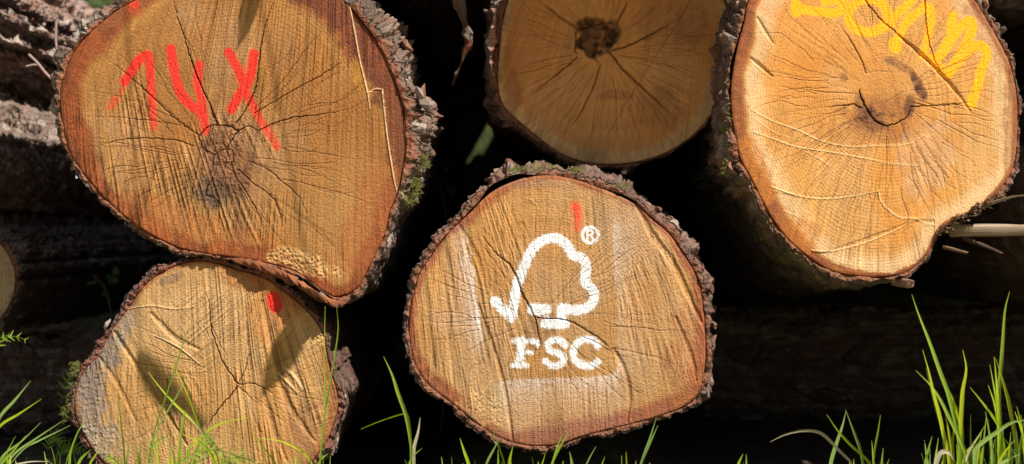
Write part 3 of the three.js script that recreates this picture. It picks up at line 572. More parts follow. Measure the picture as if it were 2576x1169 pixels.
// -------- lower log with a red dot
const log3 = buildLog({
  label: 'log with one red paint dot and grey weathered edge, standing behind tall grass', seed: 307, traced: true,
  z: 0.02, center: [530, 930], pith: [600, 967], grid: 420, barkN: 820, length: 3.0, dir: [-0.012, 0],
  outline: [[350, 737], [325, 775], [294, 815], [276, 840], [248, 896], [219, 925], [202, 953], [191, 985], [188, 1024], [196, 1059], [212, 1094], [234, 1130], [265, 1165], [310, 1195], [360, 1210], [450, 1224], [560, 1226], [660, 1218], [740, 1200], [779, 1168], [803, 1137], [825, 1102], [839, 1066], [850, 1024], [846, 985], [832, 939], [822, 896], [812, 843], [790, 806], [756, 768], [707, 730], [675, 706], [627, 688], [594, 680], [559, 668], [524, 659], [489, 659], [454, 666], [420, 680], [381, 704]],
  bark: [[90, 20], [75, 22], [60, 24], [45, 30], [30, 15], [15, 16], [0, 17], [-15, 18], [-30, 26], [-60, 18], [-90, 14], [-120, 16], [-150, 26], [180, 26], [165, 28], [150, 26], [135, 30], [120, 28], [105, 22]],
  gap: [[0, 1.2], [90, 1.2], [180, 1], [270, 1]],
  rim: [[0, 22], [30, 16], [50, 20], [70, 30], [90, 14], [110, 8], [140, 8], [180, 8], [230, 8], [270, 10], [330, 16]],
  heart: [0.43, 0.275, 0.122], warm: [0.4, 0.215, 0.062], pale: [0.45, 0.325, 0.2], ringTone: 0.055, rimC: [0.27, 0.11, 0.035], fibre: [0.64, 0.47, 0.26],
  fans: [{ x: 420, y: -800, r: 1700, m: 0.75 }, { x: 100, y: 200, r: 800, m: 0.8, cx: 330, cy: 960, rx: 190, ry: 260 }, { x: 560, y: 300, r: 700, m: 1.3, cx: 690, cy: 930, rx: 140, ry: 320, k: 1.3 }, { x: -300, y: 1500, r: 1000, m: 0.5, patch: 2 }],
  sawAmp: 0.0007, grainAmp: 0.00028, fineCracks: 60,
  cracks: [
    [[[600, 967], [585, 948], [566, 921], [550, 885], [538, 850], [531, 826], [527, 772], [517, 735]], 2.6], [[[600, 967], [612, 940], [625, 900], [634, 872]], 2], [[[602, 967], [637, 967], [665, 978], [694, 999]], 2], [[[600, 970], [588, 985], [556, 1024], [531, 1056], [520, 1080]], 2.8], [[[520, 928], [450, 905], [389, 889], [333, 861]], 1.5], [[[545, 939], [442, 939], [380, 933], [326, 918]], 1.4], [[[510, 905], [440, 850], [400, 790], [385, 730]], 1.5], [[[560, 990], [480, 1000], [380, 1025], [300, 1045]], 1.4], [[[600, 975], [630, 1000], [640, 1010]], 1.8], [[[690, 960], [730, 945], [760, 935]], 1.6], [[[560, 1000], [500, 1030], [440, 1060]], 1.4],
    [[[650, 900], [700, 850], [740, 800]], 1.3], [[[660, 930], [710, 900], [760, 860]], 1.3], [[[700, 975], [760, 985], [820, 1010]], 1.3],
  ],
  grooves: [[[[288, 835], [320, 885], [365, 955], [420, 1040], [470, 1120]], 4, 1.3], [[[250, 900], [300, 975], [340, 1060]], 4, 0.8], [[[660, 760], [680, 860], [700, 950]], 5, 0.9], [[[700, 960], [740, 1040], [790, 1110]], 5, 1], [[[660, 980], [690, 1080], [720, 1160]], 5, 0.9], [[[380, 790], [440, 850], [500, 880]], 5, 0.9]],
  ridges: [[[[320, 778], [380, 770], [440, 778], [490, 772]], 1.6, 0.8], [[[390, 845], [450, 875], [500, 915]], 2, 0.9], [[[720, 930], [745, 955], [760, 980]], 5, 1.1], [[[700, 940], [735, 975], [748, 990]], 3, 1.0]],
  stains: [{ x: 262, y: 900, rx: 40, ry: 120, rot: 0.5, c: [0.2, 0.17, 0.15], a: 0.85, hard: 0.55, rough: 0.0005 }, { x: 222, y: 1010, rx: 44, ry: 100, c: [0.2, 0.165, 0.145], a: 0.9, hard: 0.6, rough: 0.0005 }, { x: 250, y: 1110, rx: 50, ry: 60, c: [0.3, 0.25, 0.2], a: 0.8, rough: 0.001 }, { x: 320, y: 800, rx: 30, ry: 30, c: [0.25, 0.21, 0.18], a: 0.6 }, { x: 430, y: 700, rx: 34, ry: 14, rot: -0.4, c: [0.16, 0.1, 0.08], a: 0.7 }, { x: 640, y: 715, rx: 110, ry: 24, rot: 0.25, c: [0.31, 0.12, 0.03], a: 0.65 }, { x: 690, y: 800, rx: 70, ry: 130, rot: -0.2, c: [0.42, 0.17, 0.035], a: 0.55 }, { x: 690, y: 1040, rx: 50, ry: 130, rot: -0.2, c: [0.42, 0.19, 0.05], a: 0.5 }, { x: 600, y: 960, rx: 40, ry: 30, c: [0.36, 0.17, 0.05], a: 0.5 }, { x: 780, y: 830, rx: 40, ry: 60, rot: -0.5, c: [0.48, 0.33, 0.13], a: 0.7, rough: 0.0016 }, { x: 780, y: 1090, rx: 50, ry: 90, c: [0.3, 0.12, 0.05], a: 0.5 }],
  paints: [{ rgb: RED, strokes: [{ pts: [[688, 752], [693, 770]], w: 17, soft: 5, raw: true }, { pts: [[688, 757], [692, 800]], w: 12, soft: 18, v: 0.45, v1: 0.2, raw: true }] }],
  flakes: 24, innerBark: [0.2, 0.075, 0.05], lichenAmount: 0.25, outerBark: [0.13, 0.075, 0.06],
  moss: (a) => sstep(0.5, 0, Math.abs(a - 3.1)) * 0.6,
});

// -------- shaded log set back between its neighbours
const log4 = buildLog({
  label: 'set-back log with a rotten brown pith hole, its plain cut face wholly in shade', seed: 401, traced: true,
  z: -0.16, center: [1540, 130], pith: [1530, 126], grid: 260, barkN: 640, length: 2.85, dir: [0, 0.01], fineTo: 0.08,
  outline: [[1266, 49], [1257, 124], [1252, 211], [1266, 264], [1289, 290], [1346, 339], [1406, 384], [1459, 405], [1515, 413], [1590, 409], [1647, 395], [1703, 369], [1758, 326], [1798, 271], [1817, 211], [1829, 113], [1831, 38], [1800, -50], [1730, -120], [1600, -160], [1480, -160], [1370, -120], [1300, -50]],
  bark: [[180, 36], [160, 38], [200, 34], [225, 28], [250, 24], [270, 10], [300, 8], [330, 10], [0, 8], [45, 14], [90, 22], [135, 38]],
  rim: [[0, 34], [45, 26], [90, 18], [135, 14], [180, 18], [210, 34], [240, 34], [270, 32], [300, 34], [330, 36]],
  heart: [0.6, 0.32, 0.105], warm: [0.55, 0.24, 0.05], pale: [0.6, 0.35, 0.15], rimC: [0.56, 0.36, 0.16], fibre: [0.5, 0.34, 0.18],
  fans: [{ x: 1900, y: -1400, r: 1700, m: 0.5 }], sawAmp: 0.0003, grainAmp: 0.00012, fineCracks: 120, crackDepth: 0.006,
  cracks: [
    [[[1534, 132], [1560, 166], [1590, 196], [1647, 249], [1703, 301]], 3.2], [[[1451, 145], [1420, 172], [1391, 196], [1327, 241]], 2.6], [[[1540, 128], [1575, 118], [1609, 102], [1666, 72], [1703, 49]], 2.8], [[[1459, 75], [1406, 41], [1353, 0]], 2.4], [[[1553, 56], [1583, 0]], 2.4], [[[1511, 166], [1492, 222], [1459, 286], [1421, 339]], 2.2],
    [[[1741, 0], [1677, 102], [1609, 207], [1541, 320], [1496, 399]], 1.8], [[[1450, 80], [1449, 110], [1447, 130], [1455, 142]], 3.4], [[[1460, 76], [1490, 62], [1525, 57], [1550, 58]], 3], [[[1528, 60], [1526, 95], [1534, 132]], 2.4], [[[1500, 120], [1496, 140], [1512, 164]], 2.4], [[[1440, 140], [1400, 145], [1330, 160]], 1.8], [[[1440, 125], [1380, 105], [1310, 60]], 1.7], [[[1490, 150], [1445, 185], [1420, 230], [1340, 300]], 1.7], [[[1560, 140], [1640, 152], [1700, 172], [1770, 210]], 1.9], [[[1600, 130], [1660, 120], [1740, 128], [1790, 145]], 1.7], [[[1640, 190], [1690, 215], [1740, 248]], 1.6], [[[1565, 80], [1620, 45], [1660, 0]], 1.7], [[[1540, 190], [1550, 240], [1552, 290]], 1.8], [[[1675, 102], [1720, 92], [1800, 90]], 1.6],
    [[[1440, 100], [1360, 90], [1285, 88]], 1.4], [[[1470, 210], [1420, 270], [1385, 310]], 1.5], [[[1580, 270], [1600, 320], [1612, 350]], 1.4], [[[1600, 240], [1640, 300], [1660, 330]], 1.4],
  ],
  stains: [{ x: 1498, y: 92, rx: 44, ry: 38, c: [0.13, 0.065, 0.03], a: 0.95, hard: 0.85, dip: 0.02, rough: 0.001 }, { x: 1542, y: 78, rx: 18, ry: 26, c: [0.1, 0.06, 0.035], a: 0.8, dip: 0.006 }, { x: 1545, y: 242, rx: 50, ry: 14, c: [0.3, 0.13, 0.05], a: 0.6 }, { x: 1660, y: 60, rx: 60, ry: 50, c: [0.33, 0.16, 0.06], a: 0.5 }, { x: 1740, y: 50, rx: 50, ry: 70, c: [0.3, 0.14, 0.06], a: 0.5 }, { x: 1660, y: 270, rx: 60, ry: 50, rot: 0.6, c: [0.33, 0.16, 0.06], a: 0.5 }, { x: 1290, y: 240, rx: 24, ry: 70, c: [0.35, 0.14, 0.04], a: 0.6 }, { x: 1790, y: 250, rx: 24, ry: 120, rot: 0.3, c: [0.52, 0.36, 0.19], a: 0.7 }, { x: 1650, y: 380, rx: 120, ry: 18, rot: -0.3, c: [0.5, 0.34, 0.17], a: 0.7 }, { x: 1520, y: 130, rx: 14, ry: 10, c: [0.2, 0.12, 0.07], a: 0.7 }],
  lichenAmount: 0.3,
});

// -------- yellow-marked log
const log5 = buildLog({
  label: 'pale log with yellow spray lettering and a dark ring crack round its pith', seed: 503, traced: true,
  z: 0.03, center: [2200, 290], pith: [2236, 240], grid: 460, barkN: 900, length: 3.0, dir: [0.0, -0.05],
  outline: [[1885, 0], [1872, 60], [1858, 110], [1848, 160], [1840, 220], [1842, 290], [1850, 340], [1864, 400], [1890, 450], [1920, 510], [1950, 560], [1990, 610], [2040, 650], [2090, 680], [2150, 693], [2210, 697], [2270, 688], [2300, 672], [2325, 650], [2348, 614], [2366, 582], [2390, 560], [2430, 540], [2480, 510], [2520, 470], [2542, 436], [2553, 400], [2559, 340], [2560, 280], [2555, 220], [2540, 160], [2502, 85], [2470, 30], [2440, -20], [2380, -90], [2290, -140], [2180, -160], [2080, -150], [1990, -110], [1930, -60]],
  bark: [[180, 28], [150, 36], [165, 30], [200, 36], [215, 26], [230, 20], [250, 18], [270, 18], [290, 14], [298, 4], [306, 2.5], [318, 4], [328, 22], [340, 22], [350, 14], [0, 14], [10, 16], [30, 28], [45, 34], [60, 34], [90, 36], [120, 36]],
  gap: [[0, 1.5], [30, 1.8], [90, 1.5], [150, 4], [160, 9], [170, 5], [185, 1.5], [270, 1.2], [300, 0.6], [330, 1]],
  rim: [[0, 16], [30, 16], [60, 18], [90, 20], [130, 32], [150, 40], [170, 46], [190, 40], [205, 40], [220, 40], [235, 34], [250, 24], [262, 16], [280, 12], [300, 6], [330, 12]],
  heart: [0.57, 0.31, 0.088], warm: [0.55, 0.235, 0.036], pale: [0.57, 0.36, 0.155], bump: 0.0017, ringTone: 0.1, rimC: [0.25, 0.08, 0.022], fibre: [0.72, 0.52, 0.26], halo: [0.68, 0.5, 0.28], haloW: 60,
  fans: [{ x: 2600, y: -1600, r: 2000, m: 0.26, k: 0.8 }, { x: 2300, y: -900, r: 900, m: 0.5, cx: 1990, cy: 470, rx: 200, ry: 200, k: 0.8 }, { x: 2500, y: 1200, r: 900, m: 0.5, cx: 2400, cy: 300, rx: 190, ry: 260 }, { x: 2200, y: 100, r: 480, m: 0.9, cx: 2230, cy: 640, rx: 150, ry: 70 }],
  ridgeH: 0.0009, sawAmp: 0.00045, grainAmp: 0.00026, fineCracks: 150, ringStep: 6.6,
  cracks: [
    [[[2162, 228], [2166, 245], [2175, 264], [2185, 282], [2198, 301], [2210, 311], [2224, 316], [2240, 315], [2254, 311], [2268, 303], [2281, 294], [2288, 282], [2292, 267]], 4.6, 1.4], [[[2149, 262], [2120, 266], [2081, 271]], 2.4], [[[2149, 262], [2160, 270], [2172, 272]], 2.2], [[[2292, 269], [2330, 268], [2364, 266], [2410, 262], [2439, 258]], 2.2], [[[2179, 185], [2160, 139], [2134, 94], [2110, 60]], 2], [[[2179, 185], [2200, 181], [2230, 180], [2255, 184]], 1.6], [[[2326, 0], [2330, 56], [2337, 105], [2350, 150], [2372, 190]], 2.2], [[[2175, 0], [2194, 38], [2192, 83]], 1.8], [[[2175, 0], [2215, 50], [2262, 90], [2305, 130], [2348, 169], [2385, 210], [2416, 245]], 2.4], [[[2225, 150], [2238, 180], [2248, 200], [2240, 225], [2241, 250]], 1.5], [[[2225, 256], [2242, 250], [2265, 235], [2285, 228]], 1.5],
    [[[2230, 340], [2232, 420], [2222, 500], [2200, 590]], 1.3], [[[2180, 330], [2150, 400], [2110, 470], [2070, 550]], 1.5], [[[2250, 340], [2265, 420], [2270, 500]], 1.3], [[[2300, 330], [2360, 400], [2420, 460]], 1.4], [[[2140, 300], [2060, 350], [1980, 420]], 1.3], [[[2080, 270], [2000, 280], [1920, 300]], 1.3], [[[2100, 200], [2000, 170], [1900, 130]], 1.3], [[[2110, 175], [2020, 110], [1940, 60]], 1.3],
  ],
  grooves: [[[[1889, 147], [1915, 168], [1943, 193]], 3, 1.4], [[[2262, 92], [2330, 150], [2400, 225], [2440, 280]], 4, 0.9], [[[1905, 45], [1925, 80], [1945, 110]], 3, 0.8]],
  ridges: [
    [[[1893, 279], [1942, 305], [2006, 328], [2062, 354], [2130, 369], [2213, 367], [2288, 362], [2326, 339]], 1.7, 0.9], [[[1897, 333], [1949, 352], [2006, 371], [2081, 382], [2138, 392], [2232, 410], [2311, 418]], 1.8, 1], [[[1939, 470], [2006, 493], [2076, 501], [2146, 494], [2209, 482]], 2, 1.1], [[[2209, 482], [2216, 507], [2240, 533], [2268, 549], [2300, 550], [2328, 563], [2352, 568]], 2, 1.1], [[[2040, 630], [2076, 634], [2111, 629], [2181, 610], [2251, 580], [2303, 554]], 1.9, 1.1], [[[1970, 530], [1995, 540], [2012, 548]], 1.6, 0.8], [[[2010, 375], [2060, 400], [2090, 420]], 1.4, 0.7], [[[1900, 300], [1940, 330], [1990, 350]], 1.2, 0.7],
  ],
  steps: [(x, y) => { const e = x < 2303 ? 634 - (x - 2076) * (80 / 227) * clamp((x - 2040) / 60) : 554; return x > 2040 && x < 2352 ? -0.0012 * sstep(e - 2, e + 3, y) : 0; }, (x, y) => (x > 1939 && x < 2209 ? -0.0006 * sstep(490, 496, y + 12 * Math.sin((x - 1939) / 270 * Math.PI) * -1 + 10) : 0)],
  stains: [
    { x: 2232, y: 250, rx: 150, ry: 120, c: [0.42, 0.2, 0.055], a: 0.55, hard: 0.2 }, { x: 2225, y: 300, rx: 110, ry: 66, c: [0.3, 0.115, 0.028], a: 0.85, hard: 0.45 }, { x: 2185, y: 300, rx: 42, ry: 34, rot: 0.7, c: [0.1, 0.035, 0.012], a: 0.95, rough: 0.0006 }, { x: 2165, y: 255, rx: 12, ry: 26, rot: -0.3, c: [0.15, 0.07, 0.03], a: 0.8 }, { x: 2288, y: 262, rx: 14, ry: 34, c: [0.13, 0.05, 0.02], a: 0.85 }, { x: 2262, y: 165, rx: 46, ry: 10, rot: 0.5, c: [0.2, 0.09, 0.035], a: 0.75 }, { x: 2308, y: 212, rx: 46, ry: 12, rot: 1.15, c: [0.11, 0.04, 0.015], a: 0.95 }, { x: 2124, y: 195, rx: 9, ry: 13, c: [0.2, 0.09, 0.04], a: 0.8 }, { x: 2220, y: 288, rx: 9, ry: 6, c: [0.12, 0.05, 0.025], a: 0.9 }, { x: 2245, y: 290, rx: 10, ry: 6, c: [0.12, 0.05, 0.025], a: 0.9 }, { x: 2150, y: 340, rx: 120, ry: 34, rot: 0.2, c: [0.42, 0.2, 0.06], a: 0.55 },
    { x: 2540, y: 340, rx: 18, ry: 150, c: [0.34, 0.15, 0.06], a: 0.7 }, { x: 2480, y: 90, rx: 26, ry: 110, rot: -0.55, c: [0.36, 0.18, 0.08], a: 0.6 }, { x: 1990, y: 600, rx: 60, ry: 60, rot: 0.7, c: [0.42, 0.15, 0.02], a: 0.75 }, { x: 1905, y: 440, rx: 30, ry: 110, rot: -0.35, c: [0.44, 0.16, 0.02], a: 0.7 }, { x: 2330, y: 400, rx: 70, ry: 110, rot: 0.3, c: [0.55, 0.4, 0.26], a: 0.4 }, { x: 2090, y: 690, rx: 60, ry: 20, rot: 0.3, c: [0.42, 0.17, 0.04], a: 0.6 }, { x: 2522, y: 470, rx: 12, ry: 60, rot: 0.4, c: [0.3, 0.11, 0.04], a: 0.8 },
  ],
  paints: [
    { rgb: [0.8, 0.12, 0.05], cover: 0.6, strokes: [{ pts: [[1905, 12], [1930, 30], [1950, 40]], w: 4, soft: 16, v: 0.5 }, { pts: [[1935, 20], [1980, 45]], w: 3, soft: 14, v: 0.4 }] },
    { rgb: YELLOW, bite: 0.16, gain: 1.4, strokes: [
      { pts: [[2002, 10], [2003, 32]], w: 11.3, soft: 4 }, { pts: [[2004, 22], [2047, 28], [2080, 32], [2107, 32], [2120, 12], [2118, -20], [2100, -60]], w: 10.2, soft: 5, v: 0.95 }, { pts: [[2076, 5], [2105, 0]], w: 10.2, soft: 6 }, { raw: true, pts: Array.from({ length: 37 }, (_, i) => [2184 + 49 * Math.cos(i / 36 * 2 * Math.PI), 40 + 42 * Math.sin(i / 36 * 2 * Math.PI)]), w: 10.8, soft: 5 },
      { pts: [[2236, 68], [2255, 40], [2280, 15], [2310, -15]], w: 10.2, soft: 6, v: 0.9 }, { pts: [[2252, 120], [2262, 90], [2278, 60], [2300, 40], [2325, 18]], w: 10.2, soft: 5, v: 0.9 }, { pts: [[2250, 110], [2253, 122]], w: 13.4, soft: 4 }, { pts: [[2325, 18], [2338, 22], [2342, 50], [2334, 94], [2322, 140]], w: 10.2, soft: 6, v: 1, v1: 0.65 }, { pts: [[2288, 38], [2270, 70]], w: 9.2, soft: 7, v: 0.6 },
      { pts: [[2397, 40], [2390, 90], [2372, 128], [2352, 158]], w: 10.2, soft: 5, v: 0.95 }, { pts: [[2345, 145], [2358, 165], [2386, 188]], w: 10.2, soft: 5, v: 0.85 }, { pts: [[2372, 130], [2416, 70], [2440, 54], [2446, 66], [2436, 100], [2409, 150], [2384, 186]], w: 11.3, soft: 5 }, { pts: [[2384, 186], [2415, 150], [2445, 122], [2470, 116], [2481, 136], [2466, 188], [2456, 225], [2444, 262]], w: 11.3, soft: 5, v: 1, v1: 0.85 },
    ] },
  ],
  flakes: 22, lichenAmount: 0.45, moss: (a) => (a > 3.2 && a < 5.2 ? 0.7 : 0),
});

// torn fibres, sticks and a knot stub on the yellow-marked log
function splinterGeo(p0, p1, w, t, bend = 0, blunt = 0.25) {    // a split shard: uneven facets along the grain, ragged tip
  const a = new THREE.Vector3(...p0), b = new THREE.Vector3(...p1), d = b.clone().sub(a), n = 9, m = 9, L = d.length();
  const u = d.clone().normalize(), side = new THREE.Vector3(-u.y, u.x, 0.15).normalize(), up = new THREE.Vector3().crossVectors(u, side).normalize();
  const pos = [], idx = [], uv = [], prof = [], tip = [];
  for (let k = 0; k < m; k++) { const q = k / m * 2 * Math.PI; prof.push([Math.cos(q) * rr(0.65, 1.05), Math.sin(q) * rr(0.5, 1.1)]); tip.push(rr(0, 0.22)); }
  for (let i = 0; i <= n; i++) for (let k = 0; k < m; k++) {
    const f = i / n, ff = Math.max(0, f - tip[k] * sstep(0.75, 1, f)), c = a.clone().addScaledVector(d, ff).addScaledVector(side, bend * Math.sin(f * Math.PI)), e = (1 - (1 - blunt) * f * f) * (1 + 0.12 * noise(f * 6, k * 3.7, (L * 9e4) | 0));
    const q = c.addScaledVector(side, prof[k][0] * w * e * 0.5).addScaledVector(up, prof[k][1] * t * e * 0.5);
    pos.push(q.x, q.y, q.z); uv.push(k / m * 3, f * L / 0.6);
  }
  for (let i = 0; i < n; i++) for (let k = 0; k < m; k++) { const A = i * m + k, B = i * m + (k + 1) % m; idx.push(A, B, A + m, B, B + m, A + m); }
  for (let k = 1; k < m - 1; k++) { idx.push(0, k + 1, k); idx.push(n * m, n * m + k, n * m + k + 1); }
  return geo(pos, idx, { uv });
}
{
  const L = log5, at = (u, v, dz = 0) => [L.lx(u), L.ly(v), dz];
  part('splinter', splinterGeo(at(2400, 582, -0.03), at(2640, 580, 0.04), 0.019, 0.012, 0, 0.85), paleSplinterMat, L.g, { label: 'long pale stick of torn wood pointing sideways' });
  part('splinter', splinterGeo(at(2470, 525, -0.01), at(2577, 490, 0.03), 0.0055, 0.003, 0.003), paleSplinterMat, L.g);
  part('splinter', splinterGeo(at(2440, 600, -0.05), at(2530, 640, -0.01), 0.008, 0.004, 0, 0.3), twigMat, L.g);
  part('splinter', splinterGeo(at(2380, 622, -0.02), at(2430, 638, 0.02), 0.006, 0.004, 0, 0.6), splinterMat, L.g);
  part('knot_stub', splinterGeo(at(2262, 708, -0.04), at(2290, 716, 0.02), 0.018, 0.016, 0, 0.8), barkMat.clone(), L.g);
  L.g.children[L.g.children.length - 1].material = new THREE.MeshStandardMaterial({ color: new THREE.Color().setRGB(0.33, 0.2, 0.15), roughness: 0.85 });
  for (let k = 0; k < 130; k++) {                               // the ragged tear along the notch
    const f = rnd(), u = mix(2348, 2520, f), v = mix(572, 478, f) + rr(-6, 30) * (1 - 0.5 * f) + 4, l = rr(8, 34), an = rr(-1.0, 1.6);
    part('splinter', splinterGeo(at(u, v, rr(-0.025, -0.004)), at(u + l * 0.5 * Math.cos(an), v + l * 0.4 * Math.sin(an), rr(0.002, 0.012)), rr(0.002, 0.0065), rr(0.001, 0.003)), [splinterMat, splinterMat, paleSplinterMat, splinterMat, twigMat][k % 5], L.g);
  }
  const M = log1, am = (u, v, dz = 0) => [M.lx(u), M.ly(v), dz];
  for (let k = 0; k < 40; k++) {                               // frayed fibres along the split edge of the largest log
    const v = rr(235, 492), u = mix(962, 1001, clamp((v - 232) / 260)), l = rr(4, 13);
    part('splinter', splinterGeo(am(u, v, -0.002), am(u + l * rr(0.0, 0.7), v - l * rr(-0.3, 0.8), rr(0.002, 0.006)), rr(0.0008, 0.0016), 0.0008), paleSplinterMat, M.g);
  }
  part('splinter', splinterGeo(am(805, 738, -0.001), am(828, 752, 0.006), 0.006, 0.002), paleSplinterMat, M.g);
}

// thick lip of reddish bark standing proud under the tip of the largest log
{
  const L = log1, pos = [], idx = [], col = [], uv = [], path = spline([[585, 655], [640, 666], [690, 684], [735, 704], [775, 730], [812, 752], [848, 766], [880, 756]], 14), nS = path.length, ring = 14;
  for (let i = 0; i < nS; i++) for (let k = 0; k < ring; k++) {
    const f = i / (nS - 1), a = k / ring * 2 * Math.PI, [u, v] = path[i], env = Math.pow(Math.sin(Math.PI * clamp(f * 0.96 + 0.02)), 0.6), w = (14 + 6 * noise(f * 11, 2, 95)) * env + 1, dep = (0.009 + 0.018 * sstep(0.3, 0.7, f) * (1 - sstep(0.88, 1, f)) + 0.006 * noise(f * 17, 3, 96)) * env;
    const n = 1 + 0.3 * noise(f * 40, a * 2, 97), s = Math.sin(a), c = Math.cos(a);
    pos.push(L.lx(u + 0.35 * w * c * n), L.ly(v + 0.9 * w * c * n), s > 0 ? s * dep * n : s * 0.03); uv.push(f * 3, a);
    const q = 0.8 + 0.5 * rnd(), red = noise(f * 20, a, 98) > -0.2; col.push((red ? 0.4 : 0.24) * q, (red ? 0.14 : 0.1) * q, (red ? 0.055 : 0.06) * q);
  }
  for (let i = 0; i < nS - 1; i++) for (let k = 0; k < ring; k++) { const A = i * ring + k, B = i * ring + (k + 1) % ring; idx.push(A, A + ring, B, B, A + ring, B + ring); }
  part('bark_lip', geo(pos, idx, { uv, color: col }), barkMat, L.g, { label: 'proud lip of reddish torn bark' });
}

// ---------------------------------------------------------------- logs without traced faces
function ovalOutline(cx, cy, rx, ry, s, n = 40) {
  return Array.from({ length: n }, (_, i) => { const a = i / n * 2 * Math.PI, k = 1 + 0.05 * noise(Math.cos(a) * 1.6 + 5, Math.sin(a) * 1.6, s); return [cx + rx * k * Math.cos(a), cy - ry * k * Math.sin(a)]; });
}
function plainLog(label, c, r, z, s, extra = {}) {
  return buildLog({ label, seed: s, z, center: c, pith: [c[0] + 6, c[1] - 4], outline: ovalOutline(c[0], c[1], r[0], r[1], s), traced: true,
    bark: [[0, 20], [90, 24], [180, 20], [270, 22]], rim: [[0, 16], [180, 20]], heart: [0.42, 0.27, 0.13], warm: [0.4, 0.22, 0.08], rimC: [0.26, 0.12, 0.05], fibre: [0.5, 0.36, 0.2], pale: [0.42, 0.3, 0.17],
    fans: [{ x: c[0] + 100, y: c[1] - 1500, r: 1600, m: 0.7 }], fineCracks: 30, grid: 130, barkN: 420, fineTo: 0.05, ...extra });
}
// stack beside the pile at the picture's left edge, seen along its bark
plainLog('log with a pale cut face and thick brown bark beside the red-marked log', [-100, 704], [138, 132], -0.35, 611, { bark: [[0, 22], [60, 40], [180, 26], [270, 24]], rimC: [0.42, 0.3, 0.17], heart: [0.5, 0.38, 0.22], warm: [0.47, 0.34, 0.18], outerBark: [0.11, 0.09, 0.088], lichenAmount: 0.3, length: 3.2, fineTo: 1.2, barkN: 520 });
plainLog('big round log with flaking grey bark lying atop the log with thick brown bark', [-199, 390], [170, 170], -0.30, 613, { length: 3.4, fineTo: 1.5, barkN: 520, outerBark: [0.2, 0.15, 0.13], lichenAmount: 0.8 });
plainLog('rough log with plated pinkish grey bark on top of the far stack', [-225, -12], [165, 140], -0.30, 617, { length: 3.0, fineTo: 1.3, barkN: 560, cell: 0.04, outerBark: [0.24, 0.16, 0.14], lichen: [0.42, 0.38, 0.36], lichenAmount: 0.8, bark: [[0, 40], [90, 44], [180, 30], [270, 40]] });

// upper layer of the pile: it keeps the sun off the set-back log
plainLog('upper log resting above the red-marked log and the set-back log', [1062, -350], [262, 250], 0.0, 701, { grid: 110, barkN: 340, length: 3.4 });
plainLog('upper log resting above the set-back log and the yellow-marked log', [1790, -440], [262, 228], 0.12, 703, { grid: 110, barkN: 340, length: 3.4 });

plainLog('upper log lying along the top of the red-marked log', [500, -345], [238, 222], -0.02, 705, { grid: 110, barkN: 340, length: 3.4 });
plainLog('neighbouring log beyond the torn edge of the yellow-marked log', [2945, 480], [330, 330], -0.02, 707, { grid: 110, barkN: 340, length: 3.2 });
plainLog('upper log lying across the yellow-marked log and its neighbour', [2640, -270], [270, 250], -0.02, 709, { grid: 110, barkN: 340, length: 3.4 });

plainLog('added unseen upper log blocking sun beside the log lying across the yellow-marked log', [3240, -90], [270, 260], -0.02, 710, { grid: 110, barkN: 340, length: 3.4 });  // unseen, added to stop sun slipping in over the neighbouring log

plainLog('added unseen bottom log blocking sun past the torn-edged log', [3650, 500], [330, 330], -0.02, 741, { grid: 60, barkN: 220, length: 3.2 });  // unseen, added so the space behind the bearer stays dark
plainLog('added unseen upper log blocking sun past the torn-edged log', [3840, -110], [290, 270], -0.02, 743, { grid: 60, barkN: 220, length: 3.4 });  // out of view, added as a sun block over the right side

// steep earth bank, added to keep sky and sun out of the gaps
{
  const pos = [], col = [], idx = [], uv = [], nx = 90, nz = 34;
  for (let j = 0; j <= nz; j++) for (let i = 0; i <= nx; i++) {
    const x = -4.5 + i * 0.1, f = j / nz, h = 1.75 * sstep(0, 0.62, f) * (1 - sstep(2.6, 4.5, Math.abs(x))), z = -3.14 - 0.1 * f - 6 * Math.max(0, f - 0.45) ** 2;
    pos.push(x, h - 0.03 + 0.1 * fbm(x * 3, f * 6, 83, 4) * sstep(0, 0.15, f), z); uv.push(x * 2, f * 6);
    const g = sstep(-0.1, 0.3, fbm(x * 2, f * 5, 84, 4)), t = 0.75 + 0.5 * rnd();
    col.push(mix(0.06, 0.045, g) * t, mix(0.042, 0.07, g) * t, mix(0.028, 0.02, g) * t);
  }
  for (let j = 0; j < nz; j++) for (let i = 0; i < nx; i++) { const a = j * (nx + 1) + i; idx.push(a, a + 1, a + nx + 1, a + 1, a + nx + 2, a + nx + 1); }
  part('added_earth_bank', geo(pos, idx, { uv, color: col }), new THREE.MeshStandardMaterial({ vertexColors: true, roughness: 1, bumpMap: grit, bumpScale: 0.02 }), scene).userData = { kind: 'structure', label: 'added dark earth bank behind the log pile, blocking sky and sun' };
}

// thick bearer log lying across, under the yellow-marked log
{
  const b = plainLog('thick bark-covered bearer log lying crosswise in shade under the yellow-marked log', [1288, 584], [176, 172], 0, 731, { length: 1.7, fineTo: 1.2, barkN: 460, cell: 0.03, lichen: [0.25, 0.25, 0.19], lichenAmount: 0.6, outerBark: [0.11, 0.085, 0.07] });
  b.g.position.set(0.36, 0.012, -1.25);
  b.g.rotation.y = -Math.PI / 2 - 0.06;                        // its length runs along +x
  const c = plainLog('thin bearer log lying crosswise under the left stack', [1288, 584], [150, 150], 0, 733, { length: 1.3, fineTo: 0.3, barkN: 260 });
  c.g.position.set(-0.70, 0.012, -0.85);
  c.g.rotation.y = Math.PI / 2;
}

